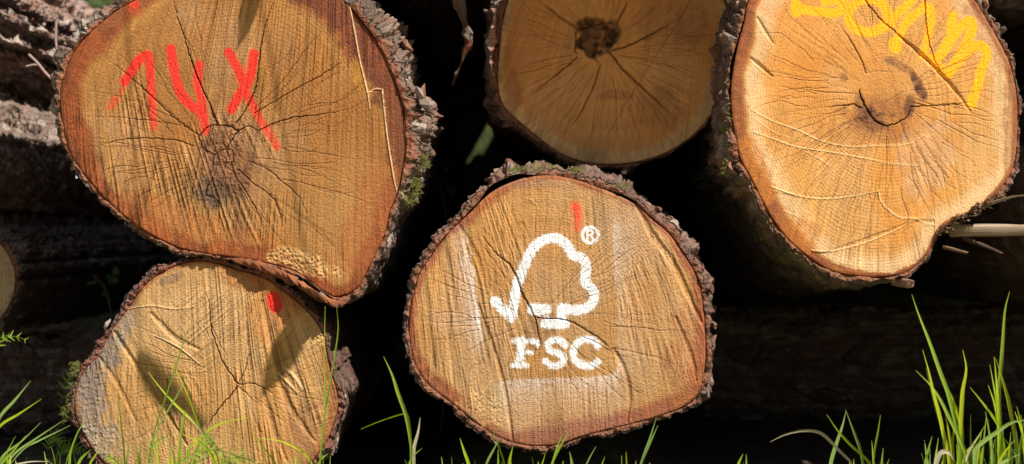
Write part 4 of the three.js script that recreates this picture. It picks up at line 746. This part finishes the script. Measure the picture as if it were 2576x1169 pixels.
// a torn flap of bark standing off the set-back log, and bark on the ground of the gap
{
  const L = log4, pos = [], idx = [], col = [], uv = [], nU = 10, nV = 34, layers = 2;
  const ctr = (f) => [mix(1236, 1243, f) + 7 * Math.sin(f * 5) - 10 * Math.sin(f * Math.PI), mix(30, 208, f)];
  for (let l = 0; l < layers; l++) for (let j = 0; j <= nV; j++) for (let i = 0; i <= nU; i++) {
    const f = j / nV, g = i / nU, [u, v] = ctr(f), w = (12 + 9 * noise(f * 6, 3, 90)) * Math.sqrt(Math.sin(Math.PI * clamp(f * 0.94 + 0.03)));
    const n = noise(f * 14, g * 3, 91) * 5 + noise(f * 40, g * 7, 92) * 2.5, dep = mix(-0.02, 0.105 + 0.012 * noise(f * 9, 7, 93), g);
    pos.push(L.lx(u + (l ? -w : w * 0.2) + (l ? -n : n) + 10 * g), L.ly(v + 3 * noise(g * 3, f * 8, 94)), dep);
    const c = l ? [0.2, 0.16, 0.14] : [0.33, 0.13, 0.075], t = 0.8 + 0.5 * rnd();
    col.push(c[0] * t, c[1] * t, c[2] * t); uv.push(f * 2, g);
  }
  const row = nU + 1, sheet = (nV + 1) * row;
  for (let l = 0; l < layers; l++) for (let j = 0; j < nV; j++) for (let i = 0; i < nU; i++) { const a = l * sheet + j * row + i; if (l) idx.push(a, a + row, a + 1, a + 1, a + row, a + row + 1); else idx.push(a, a + 1, a + row, a + 1, a + row + 1, a + row); }
  for (let j = 0; j < nV; j++) { const a = j * row + nU, b = sheet + a; idx.push(a, a + row, b, b, a + row, b + row); }
  for (let i = 0; i < nU; i++) { for (const j of [0, nV]) { const a = j * row + i, b = sheet + a; idx.push(a, b, a + 1, a + 1, b, b + 1); } }
  part('bark_flap', geo(pos, idx, { uv, color: col }), barkMat, L.g, { label: 'loose flap of bark with a torn reddish edge' });
}

{
  const g = thing('bark_strip', 'torn strip of reddish grey bark hanging between the red-marked and set-back logs', 'bark'), z = -0.2, P = (u, v) => [wx(u, z), wy(v, z)];
  g.position.set(wx(1160, z), wy(215, z), z);
  const pos = [], idx = [], col = [], uv = [], path = spline([[1165, -40], [1158, 15], [1172, 70], [1180, 110], [1165, 150], [1148, 190], [1138, 215]], 10), n = path.length, m = 10;
  for (let i = 0; i < n; i++) for (let k = 0; k < m; k++) {
    const f = i / (n - 1), a = k / m * 2 * Math.PI, w = (17 - 9 * f + 8 * noise(f * 12, 1, 101)) * Math.sqrt(1 - f * 0.96), [x, y] = P(path[i][0] + w * Math.cos(a) * (1 + 0.4 * noise(f * 30, a * 2, 102)), path[i][1] + 4 * noise(f * 20, a, 103));
    pos.push(x - g.position.x, y - g.position.y, 0.009 * Math.sin(a) * (1 + 0.5 * noise(f * 25, a * 3, 104)) + 0.05 * (1 - f)); uv.push(f * 3, a);
    const r = noise(f * 9, a, 105) > (f < 0.5 ? 0.2 : -0.5), q = 0.8 + 0.4 * rnd(); col.push((r ? 0.36 : 0.33) * q, (r ? 0.13 : 0.28) * q, (r ? 0.07 : 0.25) * q);
  }
  for (let i = 0; i < n - 1; i++) for (let k = 0; k < m; k++) { const A = i * m + k, B = i * m + (k + 1) % m; idx.push(A, A + m, B, B, A + m, B + m); }
  part('strip', geo(pos, idx, { uv, color: col }), barkMat, g);
}

// ---------------------------------------------------------------- grass and herbs
const grassMats = [[0.4, 0.58, 0.02], [0.32, 0.52, 0.05], [0.5, 0.62, 0.02], [0.3, 0.48, 0.12], [0.6, 0.57, 0.42]].map(([r, g, b]) =>
  new THREE.MeshPhysicalMaterial({ color: new THREE.Color().setRGB(r, g, b), roughness: 0.42, transmission: 0.4, thickness: 0, specularIntensity: 0.6 }));
function bladeGeo(pts, width, z0, z1, origin, twist = 0) {      // a folded ribbon through traced points, root last
  const P = pts.map(([u, v], i) => { const f = i / (pts.length - 1), z = mix(z1, z0, f); return new THREE.Vector3(wx(u, z), wy(v, z), z); });
  const end = P[P.length - 1], gy = groundY(end.x, end.z) - 0.004;
  if (end.y > gy) P.push(new THREE.Vector3(end.x + (end.x - P[P.length - 2].x) * 0.15, gy, end.z));
  const curve = new THREE.CatmullRomCurve3(P, false, 'centripetal'), n = 18, pos = [], idx = [];
  for (let i = 0; i <= n; i++) {
    const f = i / n, p = curve.getPoint(f), t = curve.getTangent(f), an = twist + 0.9 * f;
    const s0 = new THREE.Vector3(-t.y, t.x, 0).normalize(), nb = new THREE.Vector3().crossVectors(t, s0).normalize();
    const side = s0.clone().multiplyScalar(Math.cos(an)).addScaledVector(nb, Math.sin(an)), nor = new THREE.Vector3().crossVectors(t, side).normalize();
    const w = width * UNIT * 0.37 * Math.pow(sstep(0, 0.45, f), 0.7) * (1 - 0.35 * sstep(0.55, 1, f)) + 0.00025;
    for (const k of [-1, 0, 1]) { const q = p.clone().addScaledVector(side, k * w).addScaledVector(nor, k === 0 ? -w * 0.45 : 0).sub(origin); pos.push(q.x, q.y, q.z); }
  }
  for (let i = 0; i < n; i++) for (let k = 0; k < 2; k++) { const a = i * 3 + k; idx.push(a, a + 1, a + 3, a + 1, a + 4, a + 3); }
  return geo(pos, idx);
}
function tuft(label, rootU, z, blades) {
  const g = thing('grass_tuft', label, 'grass', undefined), gx = wx(rootU, z);
  const origin = new THREE.Vector3(gx, groundY(gx, z), z);
  g.position.copy(origin);
  for (const [pts, w = 8, m = 0, dz = 0, lean = 0] of blades) part('blade', bladeGeo(pts, w, z + dz, z + dz + lean, origin, rr(-0.5, 0.5)), grassMats[m], g);
  return g;
}
const shortBlades = (u0, u1, n, top, lo = 1240) => Array.from({ length: n }, () => { const u = rr(u0, u1), l = rr(-26, 26), h = rr(top, 1180); return [[[u + l, h], [u + l * 0.45, mix(h, lo, 0.45)], [u, lo]], rr(4, 9), (rnd() * 4) | 0, rr(-0.04, 0.05), rr(-0.02, 0.04)]; });

tuft('grass tuft of arching dark and bright blades left of the red-dotted log', -20, 0.2, [
  [[[77, 959], [35, 1010], [0, 1050], [-40, 1180]], 12, 3], [[[105, 1004], [46, 1043], [0, 1073], [-60, 1200]], 8, 0], [[[39, 1098], [18, 1137], [0, 1168], [-15, 1240]], 7, 1], [[[65, 1096], [32, 1137], [4, 1168], [-10, 1240]], 8, 1], [[[103, 1063], [53, 1112], [5, 1150], [-20, 1220]], 6, 3, -0.1], [[[163, 1056], [89, 1105], [35, 1144], [-10, 1220]], 7, 3, -0.12], [[[177, 1071], [99, 1109], [60, 1130], [-5, 1220]], 8, 3, -0.12], [[[122, 1162], [71, 1163], [20, 1180], [0, 1230]], 5, 4, 0.03],
  ...shortBlades(-30, 60, 10, 1125)]);
tuft('small grass tuft at the lower left corner of the red-dotted log', 165, 0.17, [
  [[[128, 1123], [138, 1158], [146, 1240]], 5, 0], [[[225, 1048], [198, 1084], [181, 1126], [166, 1168], [160, 1250]], 8, 1], [[[189, 1103], [177, 1144], [165, 1250]], 6, 1], [[[228, 1132], [202, 1158], [175, 1250]], 9, 1], [[[255, 1125], [227, 1167], [200, 1250]], 8, 2], [[[112, 1152], [140, 1180], [150, 1240]], 5, 4], ...shortBlades(120, 240, 12, 1135)]);
tuft('tall crossing grass blades in front of the red-dotted log, one folded over', 450, 0.16, [
  [[[487, 795], [467, 847], [439, 932], [414, 1010], [396, 1059], [375, 1144], [365, 1250]], 9, 1, 0.02, 0.03], [[[474, 939], [450, 988], [418, 1041], [389, 1098], [372, 1200]], 7, 3, 0.02], [[[428, 896], [446, 935], [471, 988], [496, 1056], [520, 1109], [545, 1144], [565, 1250]], 7, 0], [[[373, 937], [407, 981], [443, 1020], [489, 1063], [513, 1091], [552, 1137], [600, 1240]], 8, 2, -0.02], [[[464, 1034], [489, 1063], [517, 1095], [552, 1137], [581, 1165], [620, 1240]], 11, 4, 0.04, -0.01], [[[466, 1034], [463, 1045], [455, 1095], [448, 1168], [440, 1250]], 9, 1, 0.03], [[[630, 1049], [566, 1063], [531, 1079], [496, 1109], [471, 1137], [440, 1250]], 7, 0], [[[297, 995], [303, 1056], [312, 1137], [318, 1250]], 9, 1, 0.04], [[[457, 1093], [496, 1109], [531, 1144], [560, 1240]], 7, 2, 0.03],
  ...shortBlades(270, 620, 34, 1110)]);
tuft('two thin upright grass stems with bent companions at the right edge of the red-dotted log', 800, 0.15, [
  [[[634, 1087], [662, 1126], [694, 1168], [735, 1250]], 6, 0], [[[651, 1103], [701, 1109], [743, 1126], [779, 1155], [810, 1250]], 6, 2], [[[818, 771], [816, 896], [818, 1020], [807, 1144], [800, 1265]], 5.5, 1, 0.03, 0.02], [[[847, 774], [851, 826], [839, 914], [818, 1031], [811, 1091], [800, 1265]], 6.5, 1, 0.03, 0.02], [[[825, 1142], [804, 1162], [790, 1250]], 7, 0], [[[749, 1123], [756, 1168], [760, 1250]], 5, 1], ...shortBlades(640, 830, 14, 1140)]);
tuft('single seed-grass shoot with a side leaf and a dry leaf between the lower logs', 1042, 0.18, [
  [[[965, 898], [986, 942], [1001, 989], [1021, 1044], [1032, 1104], [1034, 1130]], 12, 1, 0.02], [[[1029, 1085], [1036, 1135], [1040, 1165], [1045, 1250]], 4.5, 4, 0.015], [[[908, 1080], [954, 1061], [1009, 1043], [1023, 1042], [1030, 1067], [1036, 1120], [1044, 1200]], 6, 0], [[[1057, 1051], [1052, 1087], [1042, 1126], [1042, 1180]], 9, 4], [[[1062, 1128], [1036, 1153], [1020, 1230]], 6, 1], ...shortBlades(1010, 1070, 4, 1150)]);
tuft('short grass shoots under the left side of the stencilled log', 1230, 0.2, [
  [[[1157, 1103], [1167, 1134], [1179, 1168], [1195, 1250]], 9, 0], [[[1136, 1151], [1140, 1200], [1142, 1250]], 6, 0], [[[1238, 1077], [1251, 1114], [1269, 1168], [1285, 1250]], 6, 0], [[[1255, 1108], [1239, 1137], [1224, 1168], [1205, 1250]], 8, 3], [[[1290, 1124], [1282, 1161], [1276, 1250]], 9, 0], [[[1253, 1132], [1254, 1180], [1256, 1250]], 8, 1], ...shortBlades(1100, 1310, 12, 1145)]);
tuft('short grass shoots under the right side of the stencilled log', 1400, 0.2, [
  [[[1431, 1087], [1411, 1122], [1388, 1168], [1362, 1250]], 9, 1], [[[1413, 1094], [1396, 1145], [1372, 1250]], 6, 1], [[[1372, 1141], [1358, 1190], [1348, 1250]], 6, 0], [[[1433, 1137], [1439, 1168], [1442, 1250]], 9, 3], [[[1499, 1124], [1476, 1168], [1450, 1250]], 5, 3], ...shortBlades(1350, 1500, 9, 1148)]);
tuft('pair of blue-green grass blades under the bark of the stencilled log', 1610, 0.2, [
  [[[1652, 1050], [1634, 1106], [1614, 1165], [1600, 1250]], 8, 3], [[[1655, 1071], [1634, 1118], [1612, 1170], [1598, 1250]], 9, 3], [[[1564, 1147], [1563, 1250]].map(([a, b]) => [a, b]).concat([[1563, 1260]]), 4, 0], [[[1575, 1137], [1577, 1168], [1580, 1250]], 6, 2], [[[1599, 1161], [1594, 1250], [1594, 1260]], 5, 0], ...shortBlades(1560, 1640, 5, 1155)]);
tuft('lone short grass shoot in front of the dark bearer log', 1870, 0.2, [[[[1869, 1143], [1858, 1168], [1840, 1250]], 8, 0], [[[1877, 1143], [1878, 1168], [1880, 1250]], 5, 3], ...shortBlades(1845, 1880, 3, 1158)]);
tuft('drooping pale blade over a small grass tuft in front of the bearer log', 2150, 0.2, [
  [[[1937, 1113], [1973, 1095], [2023, 1084], [2062, 1089], [2087, 1109], [2115, 1139], [2143, 1168], [2165, 1250]], 11, 4, 0.03], [[[2080, 1044], [2108, 1084], [2143, 1123], [2186, 1165], [2220, 1250]], 8, 0], [[[2128, 1035], [2119, 1073], [2101, 1126], [2090, 1168], [2085, 1250]], 11, 3], [[[2127, 1031], [2147, 1084], [2166, 1139], [2180, 1250]], 9, 3, -0.05], [[[2215, 1045], [2209, 1087], [2200, 1137], [2192, 1250]], 7, 0], [[[2193, 1110], [2198, 1168], [2202, 1250]], 7, 1], [[[2222, 1128], [2218, 1168], [2212, 1250]], 6, 1], ...shortBlades(2090, 2240, 8, 1150)]);
tuft('tall slender grass tuft with broad leaning blades beneath the torn log edge', 2400, 0.2, [
  [[[2294, 742], [2311, 792], [2338, 860], [2365, 936], [2384, 986], [2397, 1036], [2410, 1090], [2420, 1250]], 12, 1, 0.02], [[[2321, 881], [2336, 933], [2348, 986], [2365, 1051], [2372, 1085], [2385, 1140], [2395, 1250]], 11, 2], [[[2304, 933], [2342, 971], [2365, 1005], [2391, 1058], [2418, 1112], [2437, 1168], [2450, 1250]], 10, 1, 0.03], [[[2380, 967], [2395, 1001], [2410, 1043], [2418, 1072], [2420, 1120], [2422, 1250]], 12, 2, 0.01], [[[2422, 881], [2431, 929], [2422, 982], [2419, 1028], [2416, 1104], [2416, 1250]], 12, 2, 0.02], [[[2378, 1043], [2388, 1093], [2396, 1140], [2400, 1250]], 11, 2], [[[2403, 1047], [2397, 1119], [2395, 1200]], 8, 2], [[[2345, 1098], [2336, 1130], [2328, 1168], [2320, 1250]], 7, 1], [[[2400, 1160], [2388, 1140], [2369, 1138], [2356, 1165], [2350, 1250]], 14, 4, 0.05], [[[2330, 928], [2344, 985], [2355, 1030], [2372, 1100], [2380, 1250]], 7, 1, -0.02], ...shortBlades(2330, 2460, 22, 1100)]);
tuft('dense bright grass tuft with one high blade at the right end of the bearer log', 2520, 0.22, [
  [[[2540, 734], [2529, 777], [2523, 857], [2519, 914], [2513, 990], [2517, 1066], [2530, 1250]], 12, 1, 0.0], [[[2501, 898], [2506, 952], [2511, 1013], [2514, 1090], [2516, 1250]], 8, 2], [[[2505, 902], [2521, 952], [2536, 1005], [2546, 1058], [2555, 1123], [2562, 1250]], 12, 2, 0.02], [[[2490, 918], [2500, 971], [2510, 1028], [2512, 1100], [2512, 1250]], 8, 1], [[[2486, 970], [2502, 1016], [2512, 1070], [2520, 1250]], 8, 2], [[[2440, 975], [2468, 1009], [2494, 1043], [2513, 1074], [2530, 1140], [2540, 1250]], 8, 0], [[[2600, 1056], [2576, 1057], [2544, 1064], [2506, 1089], [2468, 1116], [2456, 1130], [2452, 1180], [2452, 1250]], 13, 3, 0.05], [[[2481, 1066], [2449, 1119], [2430, 1142], [2410, 1250]], 7, 0], [[[2468, 1087], [2445, 1123], [2430, 1160], [2420, 1250]], 6, 4, 0.03], [[[2479, 1036], [2490, 1096], [2500, 1168], [2506, 1250]], 8, 1], [[[2553, 1036], [2576, 1104], [2590, 1250]], 10, 2], [[[2558, 1024], [2570, 1074], [2580, 1150], [2585, 1250]], 9, 0], [[[2553, 1108], [2525, 1142], [2500, 1200], [2490, 1250]], 8, 2, 0.04], [[[2567, 1142], [2536, 1157], [2505, 1180], [2490, 1250]], 12, 3, 0.05], [[[2527, 1104], [2551, 1138], [2570, 1180], [2580, 1250]], 8, 1],
  ...shortBlades(2440, 2610, 46, 1040)]);

// feathery-leaved herbs
const herbMat = new THREE.MeshPhysicalMaterial({ color: new THREE.Color().setRGB(0.3, 0.5, 0.04), roughness: 0.6, transmission: 0.4, thickness: 0 });
function pinnate(p0, p1, p2, width, z, origin, pairs = 9) {     // a leaf of toothed leaflets along a bent midrib
  const V = (p) => new THREE.Vector3(wx(p[0], z), wy(p[1], z), z), c = new THREE.QuadraticBezierCurve3(V(p0), V(p1), V(p2)), pos = [], idx = [];
  const tri = (...q) => { const b = pos.length / 3; for (const v of q) pos.push(v.x - origin.x, v.y - origin.y, v.z - origin.z); for (let i = 1; i < q.length - 1; i++) idx.push(b, b + i, b + i + 1); };
  for (let i = 0; i < 16; i++) { const a = c.getPoint(i / 16), b = c.getPoint((i + 1) / 16), n = new THREE.Vector3(0, 0.0007, 0.0004); tri(a.clone().add(n), a.clone().sub(n), b.clone().sub(n), b.clone().add(n)); }
  for (let k = 1; k <= pairs; k++) for (const s of [-1, 1]) {
    const f = 0.25 + 0.75 * k / pairs, p = c.getPoint(f), t = c.getTangent(f), l = width * UNIT * (0.35 + 0.65 * Math.sin(Math.PI * (f - 0.1))) * rr(0.85, 1.1);
    const side = new THREE.Vector3(-t.y * s, t.x * s, rr(-0.4, 0.5)).normalize(), d = side.clone().multiplyScalar(0.8).addScaledVector(t, 0.6).normalize(), wv = t.clone().multiplyScalar(l * 0.2);
    for (let q = 0; q < 4; q++) {                              // teeth
      const a = p.clone().addScaledVector(d, l * q / 4), b = p.clone().addScaledVector(d, l * (q + 1.25) / 4), wd = 1.1 - q * 0.22;
      tri(a, a.clone().addScaledVector(wv, wd).addScaledVector(d, l * 0.12), b, a.clone().addScaledVector(wv, -wd).addScaledVector(d, l * 0.12));
    }
  }
  return geo(pos, idx);
}
{
  const mk = (label, u, z, leaves) => {
    const g = thing('herb_plant', label, 'plant'), x = wx(u, z), o = new THREE.Vector3(x, groundY(x, z), z);
    g.position.copy(o);
    for (const [a, b, c, w] of leaves) part('leaf', pinnate(a, b, c, w, z, o), herbMat, g);
  };
  mk('feathery-leaved green herb at the foot of the red-dotted log', 470, 0.24, [[[400, 1270], [450, 1085], [600, 1150], 26], [[470, 1270], [500, 1120], [525, 1095], 24], [[440, 1280], [330, 1120], [420, 1100], 20], [[480, 1280], [560, 1110], [640, 1165], 22], [[380, 1280], [300, 1150], [270, 1150], 20]]);
  mk('feathery-leaved herb reaching in beside the left stack', -60, 0.12, [[[-60, 1250], [-60, 790], [62, 855], 20], [[-60, 1250], [-70, 850], [20, 845], 18]]);
  mk('dim feathery herb growing in the shade beside the red-dotted log', 150, -0.25, [[[150, 1200], [150, 880], [200, 950], 26], [[120, 1200], [110, 1060], [160, 1120], 30], [[130, 1200], [150, 1090], [220, 1140], 30]]);
}
// broad-leaved sprigs showing in the gaps
const leafMat = new THREE.MeshPhysicalMaterial({ color: new THREE.Color().setRGB(0.08, 0.19, 0.02), roughness: 0.5, transmission: 0.4, thickness: 0 });
function sprig(label, u, v, z, n, spread) {
  const g = thing('leafy_sprig', label, 'plant'), x = wx(u, z), gy = groundY(x, z), top = wy(v, z);
  g.position.set(x, gy, z);
  const h = top - gy, stem = new THREE.CatmullRomCurve3([new THREE.Vector3(0, 0, 0), new THREE.Vector3(0.02, h * 0.5, 0.01), new THREE.Vector3(0, h, 0), new THREE.Vector3(-0.02, h + spread * 0.5, 0)]);
  part('stem', new THREE.TubeGeometry(stem, 12, 0.002, 5), twigMat, g);
  for (let k = 0; k < n; k++) {
    const f = rr(0.75, 1), p = stem.getPoint(f), l = rr(0.012, 0.024), pos = [], idx = [], m = 8;
    for (let i = 0; i <= m; i++) { const q = i / m, w = l * 0.36 * Math.sin(Math.PI * Math.pow(q, 0.8)); for (const s of [-1, 0, 1]) pos.push(q * l, s === 0 ? 0 : w * 0.25 - q * q * l * 0.15, s * w); }
    for (let i = 0; i < m; i++) for (let s = 0; s < 2; s++) { const a = i * 3 + s; idx.push(a, a + 1, a + 3, a + 1, a + 4, a + 3); }
    const leaf = part('leaf', geo(pos, idx), leafMat, g);
    leaf.position.copy(p).add(new THREE.Vector3(rr(-1, 1) * spread, rr(-1, 1) * spread * 0.7, rr(-1, 1) * spread * 0.6));
    leaf.rotation.set(rr(0.3, 1.4), rr(-3, 3), rr(-0.6, 0.6));
  }
}
sprig('blurred green sprig in the gap between the red-marked and stencilled logs', 1105, 465, -0.75, 26, 0.035);
sprig('dim green sprig in the gap left of the red-dotted log', 262, 720, -0.9, 12, 0.035);

// leafy branch hanging over the front of the pile, above the picture: its leaves dapple the cut faces
{
  const g = thing('overhanging_branch', 'leafy branch hanging above the front of the log pile', 'branch');
  const sx = sunDir.x / sunDir.z, sy = sunDir.y / sunDir.z, tips = [];
  g.position.set(0.2, 2.3, 0.55);
  const bring = (u, v, z, d) => new THREE.Vector3(wx(u, z) + sx * d, wy(v, z) + sy * d, z + d);
  for (const [a, b, w, z, d] of [[[350, 940], [505, 1160], 76, 0.02, 0.47], [[775, 835], [650, 1075], 72, 0.02, 0.42], [[660, -50], [590, 168], 44, 0.03, 0.2], [[700, -120], [640, 20], 40, 0.03, 0.2]]) {
    const A = bring(a[0], a[1], z, d), B = bring(b[0], b[1], z, d), ax = B.clone().sub(A), l = ax.length(), pos = [], idx = [], m = 12;
    for (let i = 0; i <= m; i++) { const f = i / m, hw = w * UNIT * 0.5 * Math.pow(Math.sin(Math.PI * Math.pow(f, 0.75)), 0.8); for (const s of [-1, 0, 1]) pos.push(s * hw, f * l, s === 0 ? 0 : hw * 0.3 - 0.01 * f * f); }
    for (let i = 0; i < m; i++) for (let s = 0; s < 2; s++) { const q = i * 3 + s; idx.push(q, q + 1, q + 3, q + 1, q + 4, q + 3); }
    const leaf = part('leaf', geo(pos, idx), leafMat, g);
    leaf.position.copy(A).sub(g.position); leaf.rotation.z = Math.atan2(ax.y, ax.x) - Math.PI / 2; tips.push(A);
  }
  const bough = new THREE.CatmullRomCurve3([[1.3, 2.75, 0.7], [0.6, 2.45, 0.6], [0.15, 2.3, 0.5], [-0.3, 2.2, 0.45]].map((p) => new THREE.Vector3(...p).sub(g.position)));
  part('bough', new THREE.TubeGeometry(bough, 24, 0.008, 7), twigMat, g);
  for (const A of tips) {
    const to = A.clone().sub(g.position); let best = 0, bd = 9;
    for (let i = 0; i <= 20; i++) { const q = bough.getPoint(i / 20).distanceTo(to); if (q < bd) { bd = q; best = i / 20; } }
    const from = bough.getPoint(best), mid = from.clone().lerp(to, 0.5).add(new THREE.Vector3(0.03, 0.03, 0));
    part('stalk', new THREE.TubeGeometry(new THREE.CatmullRomCurve3([from, mid, to]), 12, 0.0014, 5), twigMat, g);
  }
}

// moss strands hanging on bark
function mossOn(L, spots, n) {
  const pos = [], idx = [];
  for (let k = 0; k < n; k++) {
    const [u, v, su, sv] = spots[(rnd() * spots.length) | 0], b = new THREE.Vector3(L.lx(u + rr(-su, su)), L.ly(v + rr(-sv, sv)), rr(-0.035, 0.001));
    const l = rr(0.003, 0.009), a = rr(-0.6, 3.6), d = new THREE.Vector3(Math.cos(a), Math.sin(a) - 0.4, rr(-0.3, 0.8)).normalize(), s = new THREE.Vector3(-d.y, d.x, 0).multiplyScalar(0.0008), q = pos.length / 3;
    const m = b.clone().addScaledVector(d, l * 0.5), t = b.clone().addScaledVector(d, l).add(new THREE.Vector3(0, -l * 0.3, 0));
    for (const p of [b.clone().add(s), b.clone().sub(s), m.clone().sub(s), m.clone().add(s), t]) pos.push(p.x, p.y, p.z);
    idx.push(q, q + 1, q + 2, q, q + 2, q + 3, q + 3, q + 2, q + 4);
  }
  part('moss', geo(pos, idx), mossMat, L.g, { kind: 'stuff' });
}
mossOn(log1, [[1046, 470, 8, 26], [1030, 502, 9, 10], [1068, 405, 6, 16]], 260);
mossOn(log2, [[1360, 425, 40, 5], [1450, 428, 20, 5], [1560, 470, 20, 6], [1300, 425, 20, 5]], 320);
mossOn(log3, [[175, 1000, 6, 40], [185, 930, 6, 20], [160, 1040, 6, 20]], 260);
mossOn(log5, [[1832, 250, 6, 60], [1828, 420, 8, 20]], 160);

// thin twigs by the left stack
{
  const g = thing('twig', 'thin pale forked twig poking out behind the red-marked log', 'twig');
  const z = -0.5, P = (u, v, dz = 0) => new THREE.Vector3(wx(u, z + dz), wy(v, z + dz), z + dz), o = P(150, 260);
  g.position.copy(o);
  const pale = new THREE.MeshStandardMaterial({ color: new THREE.Color().setRGB(0.35, 0.26, 0.25), roughness: 0.8 });
  part('stem', new THREE.TubeGeometry(new THREE.CatmullRomCurve3([P(72, 138), P(95, 160), P(112, 182), P(135, 205), P(170, 270, -0.1)].map((p) => p.sub(o))), 20, 0.0024, 6), pale, g);
  part('side_shoot', new THREE.TubeGeometry(new THREE.CatmullRomCurve3([P(66, 168), P(85, 164), P(97, 164)].map((p) => p.sub(o))), 10, 0.0018, 6), pale, g);
  part('side_shoot', new THREE.TubeGeometry(new THREE.CatmullRomCurve3([P(142, 50), P(140, 100), P(147, 150), P(150, 215)].map((p) => p.sub(o))), 14, 0.0022, 6), pale, g);
}

// turf in front of the pile
{
  const base = bladeLocal(), n = 3600, im = new THREE.InstancedMesh(base, grassMats[0], n), M = new THREE.Matrix4(), q = new THREE.Quaternion(), E = new THREE.Euler();
  for (let k = 0; k < n; k++) {
    const x = rr(-1.3, 1.3), z = 0.09 + 0.45 * rnd() * rnd() + rr(0, 0.12), h = rr(0.35, 1) * (0.032 + 0.03 * z);
    E.set(rr(-0.5, 0.5), rr(0, 6.3), rr(-0.5, 0.5)); q.setFromEuler(E);
    M.compose(new THREE.Vector3(x, groundY(x, z) - 0.002, z), q, new THREE.Vector3(1, h / 0.06, 1));
    im.setMatrixAt(k, M); im.setColorAt(k, new THREE.Color().setRGB(rr(0.7, 1.2), rr(0.75, 1.1), rr(0.6, 1)));
  }
  im.name = 'turf'; im.castShadow = im.receiveShadow = true;
  im.userData = { kind: 'stuff', label: 'short green turf growing in front of the log pile', category: 'grass' };
  scene.add(im);
}
function bladeLocal() {
  const pos = [], idx = [];
  for (let i = 0; i <= 4; i++) { const f = i / 4, w = 0.0022 * (1 - f * f); pos.push(-w, f * 0.06, f * f * 0.02, w, f * 0.06, f * f * 0.02); }
  for (let i = 0; i < 4; i++) { const a = i * 2; idx.push(a, a + 1, a + 2, a + 1, a + 3, a + 2); }
  return geo(pos, idx);
}

renderer.render(scene, camera);
